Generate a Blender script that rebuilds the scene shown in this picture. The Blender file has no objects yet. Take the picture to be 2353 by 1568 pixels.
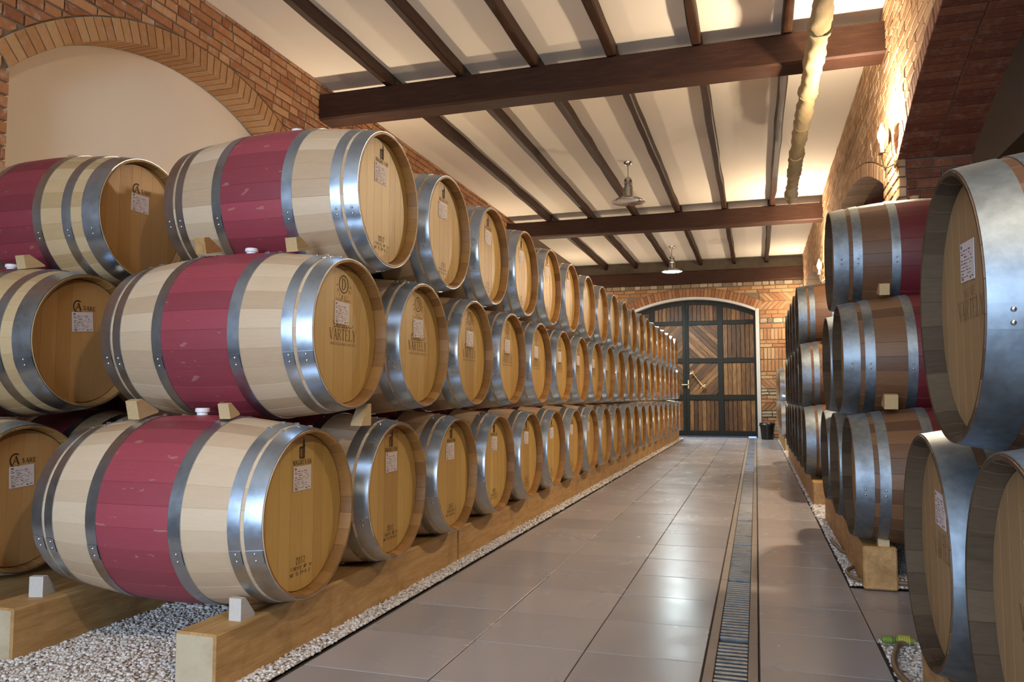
import bpy, math, random
import numpy as np
from mathutils import Vector, Matrix

random.seed(11)
rng = np.random.default_rng(5)
R = math.radians
scn = bpy.context.scene
COL = scn.collection

# ------------------------------------------------------------------ camera
IW, IH = 2353, 1568
FPX = 1789.0
YAW, PIT, CAMZ = R(17.36), R(4.07), 0.92
FW = Vector((-math.sin(YAW) * math.cos(PIT), math.cos(YAW) * math.cos(PIT), math.sin(PIT)))
RT = Vector((math.cos(YAW), math.sin(YAW), 0))
UP = RT.cross(FW)
cam_d = bpy.data.cameras.new('camera')
cam = bpy.data.objects.new('camera', cam_d)
COL.objects.link(cam)
cam_d.sensor_fit = 'HORIZONTAL'
cam_d.sensor_width = 36.0
cam_d.lens = FPX / IW * 36.0
cam_d.clip_start = 0.05
m = Matrix((RT, UP, -FW)).transposed().to_4x4()
m.translation = (0, 0, CAMZ)
cam.matrix_world = m
scn.camera = cam


def px(p):
    """size helper: image position of a point, used only to rank pieces by how large they show"""
    v = Vector(p) - Vector((0, 0, CAMZ))
    d = v.dot(FW)
    if d < 0.1:
        return None
    return IW / 2 + FPX * v.dot(RT) / d, IH / 2 - FPX * v.dot(UP) / d, d


# ------------------------------------------------------------------ world, exposure, large lights
w = bpy.data.worlds.new('world')
scn.world = w
w.use_nodes = True
w.node_tree.nodes['Background'].inputs[0].default_value = (0.38, 0.60, 1.0, 1)
w.node_tree.nodes['Background'].inputs[1].default_value = 0.55
scn.view_settings.view_transform = 'Standard'
scn.view_settings.look = 'None'
scn.view_settings.gamma = 1.0
scn.view_settings.use_curve_mapping = False
scn.view_settings.exposure = 1.2

SCONCE_W = 270.0
SCONCE_C = (1.0, 0.80, 0.56)
LEFT_W = 95.0
PENDANT_W = 240.0
DAY_W = 120.0


def light(name, kind, loc, energy, color, rot=(0, 0, 0), **kw):
    d = bpy.data.lights.new(name, kind)
    d.energy = energy
    d.color = color
    for k, v in kw.items():
        setattr(d, k, v)
    o = bpy.data.objects.new(name, d)
    o.location = loc
    o.rotation_euler = rot
    COL.objects.link(o)
    return o


# daylight coming in through the open gate behind the camera (the gate is built in wall_back)
light('daylight', 'AREA', (-1.3, -3.8, 1.45), DAY_W, (0.66, 0.81, 1.0), (R(90), 0, 0),
      shape='RECTANGLE', size=1.9, size_y=2.5)

# ------------------------------------------------------------------ materials


def new_mat(name):
    mt = bpy.data.materials.new(name)
    mt.use_nodes = True
    nt = mt.node_tree
    return mt, nt, nt.nodes, nt.links, nt.nodes['Principled BSDF']


def nd(nt, t, **kw):
    n = nt.nodes.new(t)
    for k, v in kw.items():
        if k == 'i':
            for a, b in v.items():
                n.inputs[a].default_value = b
        else:
            setattr(n, k, v)
    return n


def ramp(nt, stops):
    n = nt.nodes.new('ShaderNodeValToRGB')
    e = n.color_ramp.elements
    e[0].position, e[0].color = stops[0][0], (*stops[0][1], 1)
    e[1].position, e[1].color = stops[-1][0], (*stops[-1][1], 1)
    for p, c in stops[1:-1]:
        x = e.new(p)
        x.color = (*c, 1)
    return n


def mixc(nt, fac, a, b, blend='MIX'):
    n = nt.nodes.new('ShaderNodeMix')
    n.data_type = 'RGBA'
    n.blend_type = blend
    n.clamp_factor = True
    for sock, val in ((n.inputs['Factor'], fac), (n.inputs[6], a), (n.inputs[7], b)):
        if isinstance(val, bpy.types.NodeSocket):
            nt.links.new(val, sock)
        elif isinstance(val, (int, float)):
            sock.default_value = val
        else:
            sock.default_value = (*val, 1)
    return n.outputs[2]


def math_n(nt, op, a, b=None, c=None, clamp=False):
    n = nt.nodes.new('ShaderNodeMath')
    n.operation = op
    n.use_clamp = clamp
    for k, val in enumerate((a, b, c)):
        if val is None:
            continue
        if isinstance(val, bpy.types.NodeSocket):
            nt.links.new(val, n.inputs[k])
        else:
            n.inputs[k].default_value = val
    return n.outputs[0]


def coords(nt, scale, world=False, jitter=True):
    """object (or world) coordinates, moved by a per-object random amount, stretched by scale"""
    if world:
        src = nd(nt, 'ShaderNodeNewGeometry').outputs['Position']
    else:
        src = nd(nt, 'ShaderNodeTexCoord').outputs['Object']
    if jitter and not world:
        oi = nd(nt, 'ShaderNodeObjectInfo')
        s = nd(nt, 'ShaderNodeVectorMath', operation='SCALE')
        cb = nd(nt, 'ShaderNodeCombineXYZ')
        r = math_n(nt, 'MULTIPLY', oi.outputs['Random'], 13.0)
        for k in range(3):
            nt.links.new(r, cb.inputs[k])
        ad = nd(nt, 'ShaderNodeVectorMath', operation='ADD')
        nt.links.new(src, ad.inputs[0])
        nt.links.new(cb.outputs[0], ad.inputs[1])
        src = ad.outputs[0]
    mp = nd(nt, 'ShaderNodeMapping')
    mp.inputs['Scale'].default_value = scale
    nt.links.new(src, mp.inputs['Vector'])
    return mp.outputs[0]


def noise(nt, vec, scale=5.0, detail=4.0, rough=0.55, dist=0.0):
    n = nd(nt, 'ShaderNodeTexNoise', i={'Scale': scale, 'Detail': detail, 'Roughness': rough, 'Distortion': dist})
    nt.links.new(vec, n.inputs['Vector'])
    return n.outputs['Fac']


def tone(nt):
    return nd(nt, 'ShaderNodeAttribute', attribute_name='tone').outputs['Fac']


def bump(nt, bsdf, h, strength=0.3, dist=0.002):
    b = nd(nt, 'ShaderNodeBump', i={'Strength': strength, 'Distance': dist})
    nt.links.new(h, b.inputs['Height'])
    nt.links.new(b.outputs[0], bsdf.inputs['Normal'])


def wood(name, dark, mid, pale, axis=0, rough=0.5, stretch=14.0, grain=9.0, red=None, redw=0.0, dirt=None,
         contrast=0.45, world=False, bumps=0.15, spec=0.5):
    mt, nt, ns, ln, b = new_mat(name)
    sc = [stretch] * 3
    sc[axis] = 1.0
    v = coords(nt, tuple(sc), world=world)
    g = noise(nt, v, grain, 5, 0.6, 0.3)
    sc2 = [stretch * 3] * 3
    sc2[axis] = 1.5
    g2 = noise(nt, coords(nt, tuple(sc2), world=world), grain * 2, 3, 0.6)
    t = tone(nt)
    f = math_n(nt, 'MULTIPLY_ADD', math_n(nt, 'SUBTRACT', g, 0.5), contrast * 1.6, t)
    f = math_n(nt, 'MULTIPLY_ADD', math_n(nt, 'SUBTRACT', g2, 0.5), contrast * 0.8, f, clamp=True)
    r = ramp(nt, [(0.0, dark), (0.5, mid), (1.0, pale)])
    ln.new(f, r.inputs[0])
    c = r.outputs[0]
    if red:
        x = nd(nt, 'ShaderNodeSeparateXYZ')
        ln.new(nd(nt, 'ShaderNodeTexCoord').outputs['Object'], x.inputs[0])
        ax = math_n(nt, 'ABSOLUTE', x.outputs[0])
        inside = math_n(nt, 'LESS_THAN', ax, redw)
        deep = mixc(nt, f, tuple(0.62 * k for k in red), tuple(1.18 * k for k in red))
        sc3 = noise(nt, coords(nt, (3, 9, 9)), 4.0, 4, 0.6)
        deep = mixc(nt, math_n(nt, 'MULTIPLY', math_n(nt, 'GREATER_THAN', sc3, 0.66), 0.25), deep, mid)
        c = mixc(nt, inside, c, deep)
    if dirt:
        n3 = noise(nt, coords(nt, (1, 1, 1)), 5.0, 5, 0.65)
        rr = ramp(nt, [(0.52, (0, 0, 0)), (0.75, (1, 1, 1))])
        ln.new(n3, rr.inputs[0])
        c = mixc(nt, math_n(nt, 'MULTIPLY', rr.outputs[0], 0.55), c, dirt)
    ln.new(c, b.inputs['Base Color'])
    b.inputs['Roughness'].default_value = rough
    b.inputs['Specular IOR Level'].default_value = spec
    bump(nt, b, g2, bumps, 0.002)
    return mt


def metal(name, base, rough, var=0.12, spangle=30.0, metallic=1.0, dark=None):
    mt, nt, ns, ln, b = new_mat(name)
    n = noise(nt, coords(nt, (1, 1, 1)), spangle, 3, 0.6)
    n2 = noise(nt, coords(nt, (1, 1, 1)), 6.0, 4, 0.6)
    c = mixc(nt, n, tuple(k * (1 - var) for k in base), tuple(min(1, k * (1 + var)) for k in base))
    if dark:
        rr = ramp(nt, [(0.5, (0, 0, 0)), (0.72, (1, 1, 1))])
        ln.new(n2, rr.inputs[0])
        c = mixc(nt, math_n(nt, 'MULTIPLY', rr.outputs[0], 0.7), c, dark)
    ln.new(c, b.inputs['Base Color'])
    b.inputs['Metallic'].default_value = metallic
    ro = math_n(nt, 'MULTIPLY_ADD', n2, 0.26, rough - 0.16)
    ro = math_n(nt, 'MULTIPLY_ADD', n, 0.12, ro)
    ln.new(ro, b.inputs['Roughness'])
    bump(nt, b, n, 0.05, 0.001)
    return mt


def plain(name, c, rough=0.6, metallic=0.0, emit=None, strength=0.0, spec=0.5, trans=0.0):
    mt, nt, ns, ln, b = new_mat(name)
    b.inputs['Base Color'].default_value = (*c, 1)
    b.inputs['Roughness'].default_value = rough
    b.inputs['Metallic'].default_value = metallic
    b.inputs['Specular IOR Level'].default_value = spec
    b.inputs['Transmission Weight'].default_value = trans
    if emit:
        b.inputs['Emission Color'].default_value = (*emit, 1)
        b.inputs['Emission Strength'].default_value = strength
    return mt


def brick_mat(name, lo, mid, hi, lime=0.35):
    mt, nt, ns, ln, b = new_mat(name)
    t = tone(nt)
    v = coords(nt, (1, 1, 1), world=True)
    n1 = noise(nt, v, 22.0, 4, 0.6)
    n2 = noise(nt, v, 11.0, 5, 0.72)
    n3 = noise(nt, v, 90.0, 2, 0.5)
    f = math_n(nt, 'MULTIPLY_ADD', math_n(nt, 'SUBTRACT', n1, 0.5), 0.55, t, clamp=True)
    r = ramp(nt, [(0.0, lo), (0.5, mid), (1.0, hi)])
    ln.new(f, r.inputs[0])
    rr = ramp(nt, [(0.53, (0, 0, 0)), (0.72, (1, 1, 1))])
    ln.new(n2, rr.inputs[0])
    c = mixc(nt, math_n(nt, 'MULTIPLY', rr.outputs[0], lime), r.outputs[0], (0.52, 0.43, 0.34))
    ln.new(c, b.inputs['Base Color'])
    b.inputs['Roughness'].default_value = 0.85
    bump(nt, b, math_n(nt, 'ADD', n1, n3), 0.5, 0.004)
    return mt


def plaster(name, a, c2, scale=1.5, rough=0.9, bs=0.25):
    mt, nt, ns, ln, b = new_mat(name)
    v = coords(nt, (1, 1, 1), world=True)
    n = noise(nt, v, scale, 5, 0.6)
    n2 = noise(nt, v, 26.0, 4, 0.6)
    ln.new(mixc(nt, n, a, c2), b.inputs['Base Color'])
    b.inputs['Roughness'].default_value = rough
    bump(nt, b, n2, bs, 0.006)
    return mt


OAK_NEW = wood('oak_new', (0.43, 0.29, 0.175), (0.59, 0.435, 0.285), (0.71, 0.56, 0.395), 0, 0.48,
               red=(0.33, 0.055, 0.075), redw=0.150, contrast=0.22)
OAK_OLD = wood('oak_back', (0.38, 0.25, 0.11), (0.53, 0.37, 0.19), (0.63, 0.47, 0.27), 0, 0.5,
               red=(0.25, 0.04, 0.055), redw=0.140, contrast=0.30)
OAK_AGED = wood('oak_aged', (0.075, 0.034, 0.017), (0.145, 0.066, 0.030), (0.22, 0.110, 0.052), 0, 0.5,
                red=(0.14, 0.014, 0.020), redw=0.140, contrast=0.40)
HEAD_NEW = wood('head_oak', (0.39, 0.215, 0.058), (0.55, 0.35, 0.104), (0.65, 0.45, 0.155), 2, 0.42, contrast=0.30)
HEAD_OLD = wood('head_oak_back', (0.36, 0.18, 0.055), (0.47, 0.26, 0.09), (0.55, 0.33, 0.14), 2, 0.42, contrast=0.25)
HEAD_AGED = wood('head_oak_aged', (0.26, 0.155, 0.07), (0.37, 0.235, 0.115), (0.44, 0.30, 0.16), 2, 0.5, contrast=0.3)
RED_HEAD = wood('head_red', (0.16, 0.006, 0.010), (0.24, 0.010, 0.016), (0.30, 0.02, 0.03), 2, 0.45, contrast=0.3)
CHIME_NEW = wood('chime_oak', (0.20, 0.09, 0.022), (0.35, 0.175, 0.05), (0.48, 0.28, 0.095), 0, 0.5, contrast=0.25)
CHIME_OLD = wood('chime_oak_back', (0.20, 0.095, 0.03), (0.33, 0.18, 0.06), (0.45, 0.28, 0.11), 0, 0.5, contrast=0.25)
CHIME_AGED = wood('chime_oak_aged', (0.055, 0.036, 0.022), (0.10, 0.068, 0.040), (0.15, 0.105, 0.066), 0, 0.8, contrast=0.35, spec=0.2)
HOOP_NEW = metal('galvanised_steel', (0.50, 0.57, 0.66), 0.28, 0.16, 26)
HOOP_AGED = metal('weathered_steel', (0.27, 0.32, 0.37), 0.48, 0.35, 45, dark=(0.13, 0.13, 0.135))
RIVET = metal('rivet_steel', (0.6, 0.62, 0.66), 0.28, 0.05)
INK = plain('brand_ink', (0.055, 0.022, 0.010), 0.7)
INK_SOFT = plain('brand_ink_soft', (0.12, 0.055, 0.016), 0.7)
INK_FAINT = plain('brand_ink_faint', (0.25, 0.14, 0.06), 0.7)
PAPER = plain('paper', (0.72, 0.64, 0.64), 0.55)
PAPER_INK = plain('paper_ink', (0.16, 0.11, 0.14), 0.6)
SILICONE = plain('white_silicone', (0.85, 0.85, 0.87), 0.45)
CORK = wood('bung_wood', (0.30, 0.18, 0.09), (0.45, 0.30, 0.16), (0.55, 0.40, 0.24), 2, 0.7)
RAIL_W = wood('rail_timber', (0.30, 0.155, 0.05), (0.47, 0.275, 0.10), (0.58, 0.38, 0.17), 1, 0.6, stretch=8,
              grain=5, contrast=0.85, dirt=(0.17, 0.075, 0.028), bumps=0.5)
RAIL_END = wood('rail_end_grain', (0.40, 0.31, 0.19), (0.52, 0.43, 0.29), (0.6, 0.51, 0.37), 1, 0.8, stretch=1.5,
                grain=9, contrast=0.5, dirt=(0.33, 0.21, 0.10))
WEDGE_W = wood('wedge_wood', (0.40, 0.26, 0.12), (0.55, 0.39, 0.20), (0.66, 0.50, 0.29), 1, 0.7, contrast=0.4)
WEDGE_PALE = wood('wedge_wood_pale', (0.45, 0.42, 0.38), (0.58, 0.55, 0.50), (0.68, 0.65, 0.6), 1, 0.8, contrast=0.4)
BEAM_W = wood('stained_beam', (0.016, 0.006, 0.003), (0.040, 0.015, 0.0075), (0.085, 0.034, 0.017), 0, 0.62, stretch=9,
              grain=4, contrast=0.6, bumps=0.35, spec=0.25)
JOIST_W = wood('stained_joist', (0.018, 0.008, 0.005), (0.045, 0.020, 0.011), (0.10, 0.052, 0.030), 1, 0.55, stretch=9,
               grain=4, contrast=0.7, bumps=0.4, spec=0.25)
BRICK_L = brick_mat('brick_orange', (0.29, 0.105, 0.044), (0.47, 0.21, 0.088), (0.60, 0.34, 0.17), 0.8)
BRICK_A = brick_mat('brick_arch', (0.33, 0.145, 0.055), (0.48, 0.25, 0.105), (0.57, 0.35, 0.17), 0.25)
BRICK_R = brick_mat('brick_tan', (0.30, 0.155, 0.072), (0.44, 0.265, 0.14), (0.55, 0.375, 0.225), 0.35)
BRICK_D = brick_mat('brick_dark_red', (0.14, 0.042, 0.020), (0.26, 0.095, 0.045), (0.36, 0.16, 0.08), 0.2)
BRICK_F = brick_mat('brick_far', (0.25, 0.085, 0.033), (0.37, 0.18, 0.075), (0.47, 0.30, 0.155), 0.15)
STONE = brick_mat('rubble_stone', (0.20, 0.145, 0.09), (0.34, 0.26, 0.17), (0.48, 0.40, 0.29), 0.3)
MORTAR = plaster('mortar', (0.13, 0.098, 0.066), (0.24, 0.185, 0.13), 6.0, 0.95, 0.6)
PLASTER = plaster('plaster_cream', (0.80, 0.71, 0.60), (0.86, 0.78, 0.68), 1.4, 0.9, 0.35)
CEIL = plaster('ceiling_white', (0.82, 0.74, 0.63), (0.88, 0.81, 0.71), 1.2, 0.9, 0.12)
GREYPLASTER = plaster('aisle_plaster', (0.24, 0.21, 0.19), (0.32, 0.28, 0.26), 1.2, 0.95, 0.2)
IRON = metal('door_iron', (0.013, 0.014, 0.013), 0.55, 0.2, 12, metallic=0.0)
IRON.node_tree.nodes['Principled BSDF'].inputs['Specular IOR Level'].default_value = 0.25
PLANK = wood('door_plank', (0.018, 0.007, 0.003), (0.11, 0.047, 0.015), (0.30, 0.155, 0.055), 2, 0.55, stretch=10,
             grain=5, contrast=0.9, bumps=0.6)
BRASS = metal('old_brass', (0.60, 0.46, 0.24), 0.25, 0.15)
STEEL = metal('brushed_steel', (0.62, 0.60, 0.57), 0.24, 0.05, 20)
GRATE = metal('grate_steel', (0.42, 0.43, 0.44), 0.34, 0.25, 60, dark=(0.10, 0.09, 0.085))
GRATE_F = metal('drain_edge', (0.30, 0.25, 0.21), 0.5, 0.2, 30, metallic=0.2)
BURLAP = wood('burlap', (0.24, 0.175, 0.085), (0.34, 0.26, 0.135), (0.42, 0.33, 0.185), 0, 0.95, stretch=2.0, grain=30,
              contrast=0.35, bumps=0.6)
BLACKP = plain('black_plastic', (0.012, 0.012, 0.013), 0.35)
HOSE = plain('brown_hose', (0.20, 0.13, 0.07), 0.45)
GREENP = plain('green_plastic', (0.16, 0.24, 0.03), 0.4)
YELLOWP = plain('yellow_plastic', (0.45, 0.40, 0.05), 0.4)
WIRE = plain('dark_wire', (0.05, 0.04, 0.035), 0.6)
DARKV = plain('channel_dark', (0.02, 0.018, 0.016), 0.8)
GLOW = plain('lit_bulb', (1, 0.95, 0.85), 0.3, emit=(1.0, 0.90, 0.72), strength=60.0)
GLOWC = plain('lit_lens', (0.9, 1, 1), 0.3, emit=(0.80, 0.97, 1.0), strength=40.0)
LENS = plain('lamp_glass', (0.75, 0.75, 0.72), 0.12, spec=0.8)


def tile_mat():
    mt, nt, ns, ln, b = new_mat('floor_tile')
    v = coords(nt, (1, 1, 1), world=True)
    n = noise(nt, v, 2.2, 2, 0.5)
    n2 = noise(nt, v, 7.0, 2, 0.5)
    t = tone(nt)
    f = math_n(nt, 'MULTIPLY_ADD', math_n(nt, 'SUBTRACT', n, 0.5), 0.35, t, clamp=True)
    r = ramp(nt, [(0.0, (0.31, 0.29, 0.305)), (0.5, (0.37, 0.348, 0.366)), (1.0, (0.43, 0.405, 0.425))])
    ln.new(f, r.inputs[0])
    ln.new(r.outputs[0], b.inputs['Base Color'])
    ro = math_n(nt, 'MULTIPLY_ADD', n2, 0.10, 0.13)
    ro = math_n(nt, 'MULTIPLY_ADD', n, 0.14, ro)
    ln.new(ro, b.inputs['Roughness'])
    bump(nt, b, n, 0.03, 0.003)
    return mt


TILE = tile_mat()


def gravel_mat():
    mt, nt, ns, ln, b = new_mat('gravel')
    t = tone(nt)
    r = ramp(nt, [(0.0, (0.20, 0.15, 0.12)), (0.25, (0.45, 0.38, 0.32)), (0.6, (0.66, 0.61, 0.57)), (1.0, (0.82, 0.80, 0.78))])
    ln.new(t, r.inputs[0])
    ln.new(r.outputs[0], b.inputs['Base Color'])
    b.inputs['Roughness'].default_value = 0.75
    return mt


GRAVEL = gravel_mat()

# ------------------------------------------------------------------ mesh helpers


class MB:
    """collects geometry for ONE mesh"""

    def __init__(s):
        s.v, s.f, s.t, s.sm, s.mi = [], [], [], [], []

    def face(s, pts, t=0.5, smooth=False, mi=0):
        k = len(s.v)
        s.v += [tuple(p) for p in pts]
        s.f.append(tuple(range(k, k + len(pts))))
        s.t.append(t)
        s.sm.append(smooth)
        s.mi.append(mi)

    def grid(s, rows, t=0.5, smooth=True, close=False, mi=0):
        """rows: list of equally long point lists; close joins last column to first"""
        k, n = len(s.v), len(rows[0])
        for r in rows:
            s.v += [tuple(p) for p in r]
        for i in range(len(rows) - 1):
            for j in range(n if close else n - 1):
                a, b = k + i * n + j, k + i * n + (j + 1) % n
                s.f.append((a, b, b + n, a + n))
                s.t.append(t)
                s.sm.append(smooth)
                s.mi.append(mi)

    def box(s, x0, x1, y0, y1, z0, z1, t=0.5, ch=0.0, mi=0, endmi=None):
        """axis box, edges of the z/x/y faces chamfered by ch"""
        if ch <= 0:
            P = [(x, y, z) for x in (x0, x1) for y in (y0, y1) for z in (z0, z1)]
            F = [(0, 1, 3, 2), (4, 6, 7, 5), (0, 4, 5, 1), (2, 3, 7, 6), (0, 2, 6, 4), (1, 5, 7, 3)]
            k = len(s.v)
            s.v += P
            for q, f in enumerate(F):
                s.f.append(tuple(k + a for a in f))
                s.t.append(t)
                s.sm.append(False)
                s.mi.append(endmi if (endmi is not None and q in (2, 3)) else mi)
            return
        lo, hi = (x0, y0, z0), (x1, y1, z1)
        idx = {}
        k = len(s.v)
        for a in range(3):
            for cx in (0, 1):
                for cy in (0, 1):
                    for cz in (0, 1):
                        c = (cx, cy, cz)
                        p = []
                        for q in range(3):
                            base = hi[q] if c[q] else lo[q]
                            if q != a:
                                base += -ch if c[q] else ch
                            p.append(base)
                        idx[(a, c)] = k + len(idx)
                        s.v.append(tuple(p))

        def add(f, m_):
            s.f.append(tuple(f))
            s.t.append(t)
            s.sm.append(False)
            s.mi.append(m_)
        for a in range(3):
            b, c = (a + 1) % 3, (a + 2) % 3
            for side in (0, 1):
                q = []
                for (u, v_) in ((0, 0), (1, 0), (1, 1), (0, 1)):
                    cc = [0, 0, 0]
                    cc[a], cc[b], cc[c] = side, u, v_
                    q.append(idx[(a, tuple(cc))])
                if not side:
                    q.reverse()
                add(q, endmi if (endmi is not None and a == 1) else mi)
        for a in range(3):          # edges parallel to axis a
            b, c = (a + 1) % 3, (a + 2) % 3
            for u in (0, 1):
                for v_ in (0, 1):
                    c0, c1 = [0, 0, 0], [0, 0, 0]
                    c0[a], c1[a] = 0, 1
                    for cc in (c0, c1):
                        cc[b], cc[c] = u, v_
                    c0, c1 = tuple(c0), tuple(c1)
                    add((idx[(b, c0)], idx[(b, c1)], idx[(c, c1)], idx[(c, c0)]), mi)
        for cx in (0, 1):
            for cy in (0, 1):
                for cz in (0, 1):
                    c = (cx, cy, cz)
                    add((idx[(0, c)], idx[(1, c)], idx[(2, c)]), mi)

    def lathe(s, prof, n=32, axis='z', c=(0, 0, 0), t=0.5, smooth=True, mi=0, sharp=True):
        """prof: (radius, height); each band separate so that corners stay sharp"""
        def ring(r, h):
            o = []
            for j in range(n):
                a = 2 * math.pi * j / n
                p = (r * math.cos(a), r * math.sin(a), h)
                if axis == 'x':
                    p = (h, r * math.cos(a), r * math.sin(a))
                elif axis == 'y':
                    p = (r * math.cos(a), h, r * math.sin(a))
                o.append((p[0] + c[0], p[1] + c[1], p[2] + c[2]))
            return o
        if sharp:
            for (r0, h0), (r1, h1) in zip(prof, prof[1:]):
                s.grid([ring(r0, h0), ring(r1, h1)], t, smooth, True, mi)
        else:
            s.grid([ring(r_, h_) for r_, h_ in prof], t, smooth, True, mi)

    def tube(s, pts, r, n=8, t=0.5, mi=0, cap=True):
        pts = [Vector(p) for p in pts]
        rows = []
        rr = r if isinstance(r, (list, tuple)) else [r] * len(pts)
        prev = None
        for k, p in enumerate(pts):
            d = (pts[min(k + 1, len(pts) - 1)] - pts[max(k - 1, 0)]).normalized()
            ref = prev if prev is not None else (Vector((0, 0, 1)) if abs(d.z) < 0.9 else Vector((1, 0, 0)))
            a = (ref - d * ref.dot(d)).normalized()
            prev = a
            b = d.cross(a)
            rows.append([p + (a * math.cos(2 * math.pi * j / n) + b * math.sin(2 * math.pi * j / n)) * rr[k] for j in range(n)])
        s.grid(rows, t, True, True, mi)
        if cap:
            s.face(rows[0][::-1], t, False, mi)
            s.face(rows[-1], t, False, mi)

    def mesh(s, name, mats):
        me = bpy.data.meshes.new(name)
        me.from_pydata(s.v, [], s.f)
        for m_ in (mats if isinstance(mats, (list, tuple)) else [mats]):
            me.materials.append(m_)
        me.polygons.foreach_set('use_smooth', s.sm)
        me.polygons.foreach_set('material_index', s.mi)
        a = me.attributes.new('tone', 'FLOAT', 'FACE')
        a.data.foreach_set('value', [float(x) for x in s.t])
        me.update()
        return me


def ob(name, me, parent=None, loc=None, rot=None):
    o = bpy.data.objects.new(name, me)
    COL.objects.link(o)
    if parent is not None:
        o.parent = parent
    if loc is not None:
        o.location = loc
    if rot is not None:
        o.rotation_euler = rot
    return o


def tag(o, label, cat, group=None):
    o['label'] = label
    o['category'] = cat
    if group:
        o['group'] = group
    return o


def empty(name, loc, rotz=0.0):
    o = bpy.data.objects.new(name, None)
    o.empty_display_size = 0.05
    COL.objects.link(o)
    o.location = loc
    o.rotation_euler = (0, 0, rotz)
    return o


def struct(name, mb, mats):
    o = ob(name, mb.mesh(name, mats))
    o['kind'] = 'structure'
    return o


# ------------------------------------------------------------------ pieces (bricks, stones) on a wall
WL, WR, YE = -4.10, 1.05, 18.30        # left wall, right arcade, far wall
ZC = 4.06                               # ceiling


def extrude_poly(poly, to3d, h, depth, ch=0.004, t=0.5):
    """poly in wall coordinates -> (verts, faces): chamfered front and sides going into the wall"""
    n = len(poly)
    cx = sum(p[0] for p in poly) / n
    cy = sum(p[1] for p in poly) / n
    inner = []
    for p in poly:
        dx, dy = p[0] - cx, p[1] - cy
        inner.append((p[0] - math.copysign(min(ch, abs(dx)), dx), p[1] - math.copysign(min(ch, abs(dy)), dy)))
    V = [to3d(a, b, h) for a, b in inner] + [to3d(a, b, h - ch) for a, b in poly] + [to3d(a, b, h - depth) for a, b in poly]
    F = [tuple(range(n))]
    for k in range(n):
        k2 = (k + 1) % n
        F.append((n + k, n + k2, k2, k))
        F.append((2 * n + k, 2 * n + k2, n + k2, n + k))
    return V, F, t


def place_pieces(parent, pieces, mats, name, stuff_name, limit=300):
    """the pieces showing largest become single objects, the rest one joined part"""
    def show(p):
        q = [px(v) for v in p[0][:len(p[0]) // 3]]
        if any(x is None for x in q):
            return 0
        us, vs = [x[0] for x in q], [x[1] for x in q]
        if max(us) < 0 or min(us) > IW or max(vs) < 0 or min(vs) > IH:
            return 0
        return (max(us) - min(us)) * (max(vs) - min(vs))
    order = sorted(pieces, key=show, reverse=True)
    single = [p for p in order[:limit] if show(p) > 60]
    rest = order[len(single):]
    for V, F, t, *mi in single:
        c = sum((Vector(v) for v in V), Vector()) / len(V)
        mb = MB()
        mb.v = [tuple(Vector(v) - c) for v in V]
        mb.f, mb.t, mb.sm, mb.mi = list(F), [t] * len(F), [False] * len(F), [mi[0] if mi else 0] * len(F)
        ob(name, mb.mesh(name, mats), parent, c)
    if rest:
        mb = MB()
        for V, F, t, *mi in rest:
            k = len(mb.v)
            mb.v += [tuple(v) for v in V]
            mb.f += [tuple(a + k for a in f) for f in F]
            mb.t += [t] * len(F)
            mb.sm += [False] * len(F)
            mb.mi += [mi[0] if mi else 0] * len(F)
        o = ob(stuff_name, mb.mesh(stuff_name, mats), parent)
        o['kind'] = 'stuff'


def clip_out(poly, c, rad, amax=9.0):
    mx = sum(p[0] for p in poly) / len(poly) - c[0]
    mz = sum(p[1] for p in poly) / len(poly) - c[1]
    if abs(math.atan2(mx, mz)) > amax:
        return poly
    d = [math.hypot(p[0] - c[0], p[1] - c[1]) for p in poly]
    if min(d) >= rad:
        return poly
    if max(d) <= rad:
        return None
    cx = sum(p[0] for p in poly) / len(poly) - c[0]
    cy = sum(p[1] for p in poly) / len(poly) - c[1]
    L = math.hypot(cx, cy)
    nx, ny = cx / L, cy / L

    def s(p):
        return (p[0] - c[0]) * nx + (p[1] - c[1]) * ny - rad
    out = []
    for k in range(len(poly)):
        a, b = poly[k], poly[(k + 1) % len(poly)]
        sa, sb = s(a), s(b)
        if sa >= 0:
            out.append(a)
        if (sa >= 0) != (sb >= 0):
            u = sa / (sa - sb)
            out.append((a[0] + (b[0] - a[0]) * u, a[1] + (b[1] - a[1]) * u))
    if len(out) < 3:
        return None
    ar = 0.5 * abs(sum(out[k][0] * out[(k + 1) % len(out)][1] - out[(k + 1) % len(out)][0] * out[k][1] for k in range(len(out))))
    return out if ar > 0.0006 else None


def courses(a0, a1, b0, b1, L=0.25, H=0.064, J=0.012, flemish=True):
    """running rectangles of a brick wall"""
    out = []
    b = b0
    row = 0
    while b < b1 - 0.01:
        top = min(b + H, b1)
        a = a0 - (0.13 if row % 2 else 0.0) - random.uniform(0, 0.09)
        k = row
        while a < a1:
            ln_ = (L if (not flemish or random.random() < 0.6) else 0.12) + random.uniform(-0.006, 0.006)
            x0, x1 = max(a, a0), min(a + ln_, a1)
            if x1 - x0 > 0.03:
                out.append([(x0, b), (x1, b), (x1, top), (x0, top)])
            a += ln_ + J
            k += 1
        b += H + J
        row += 1
    return out


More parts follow.
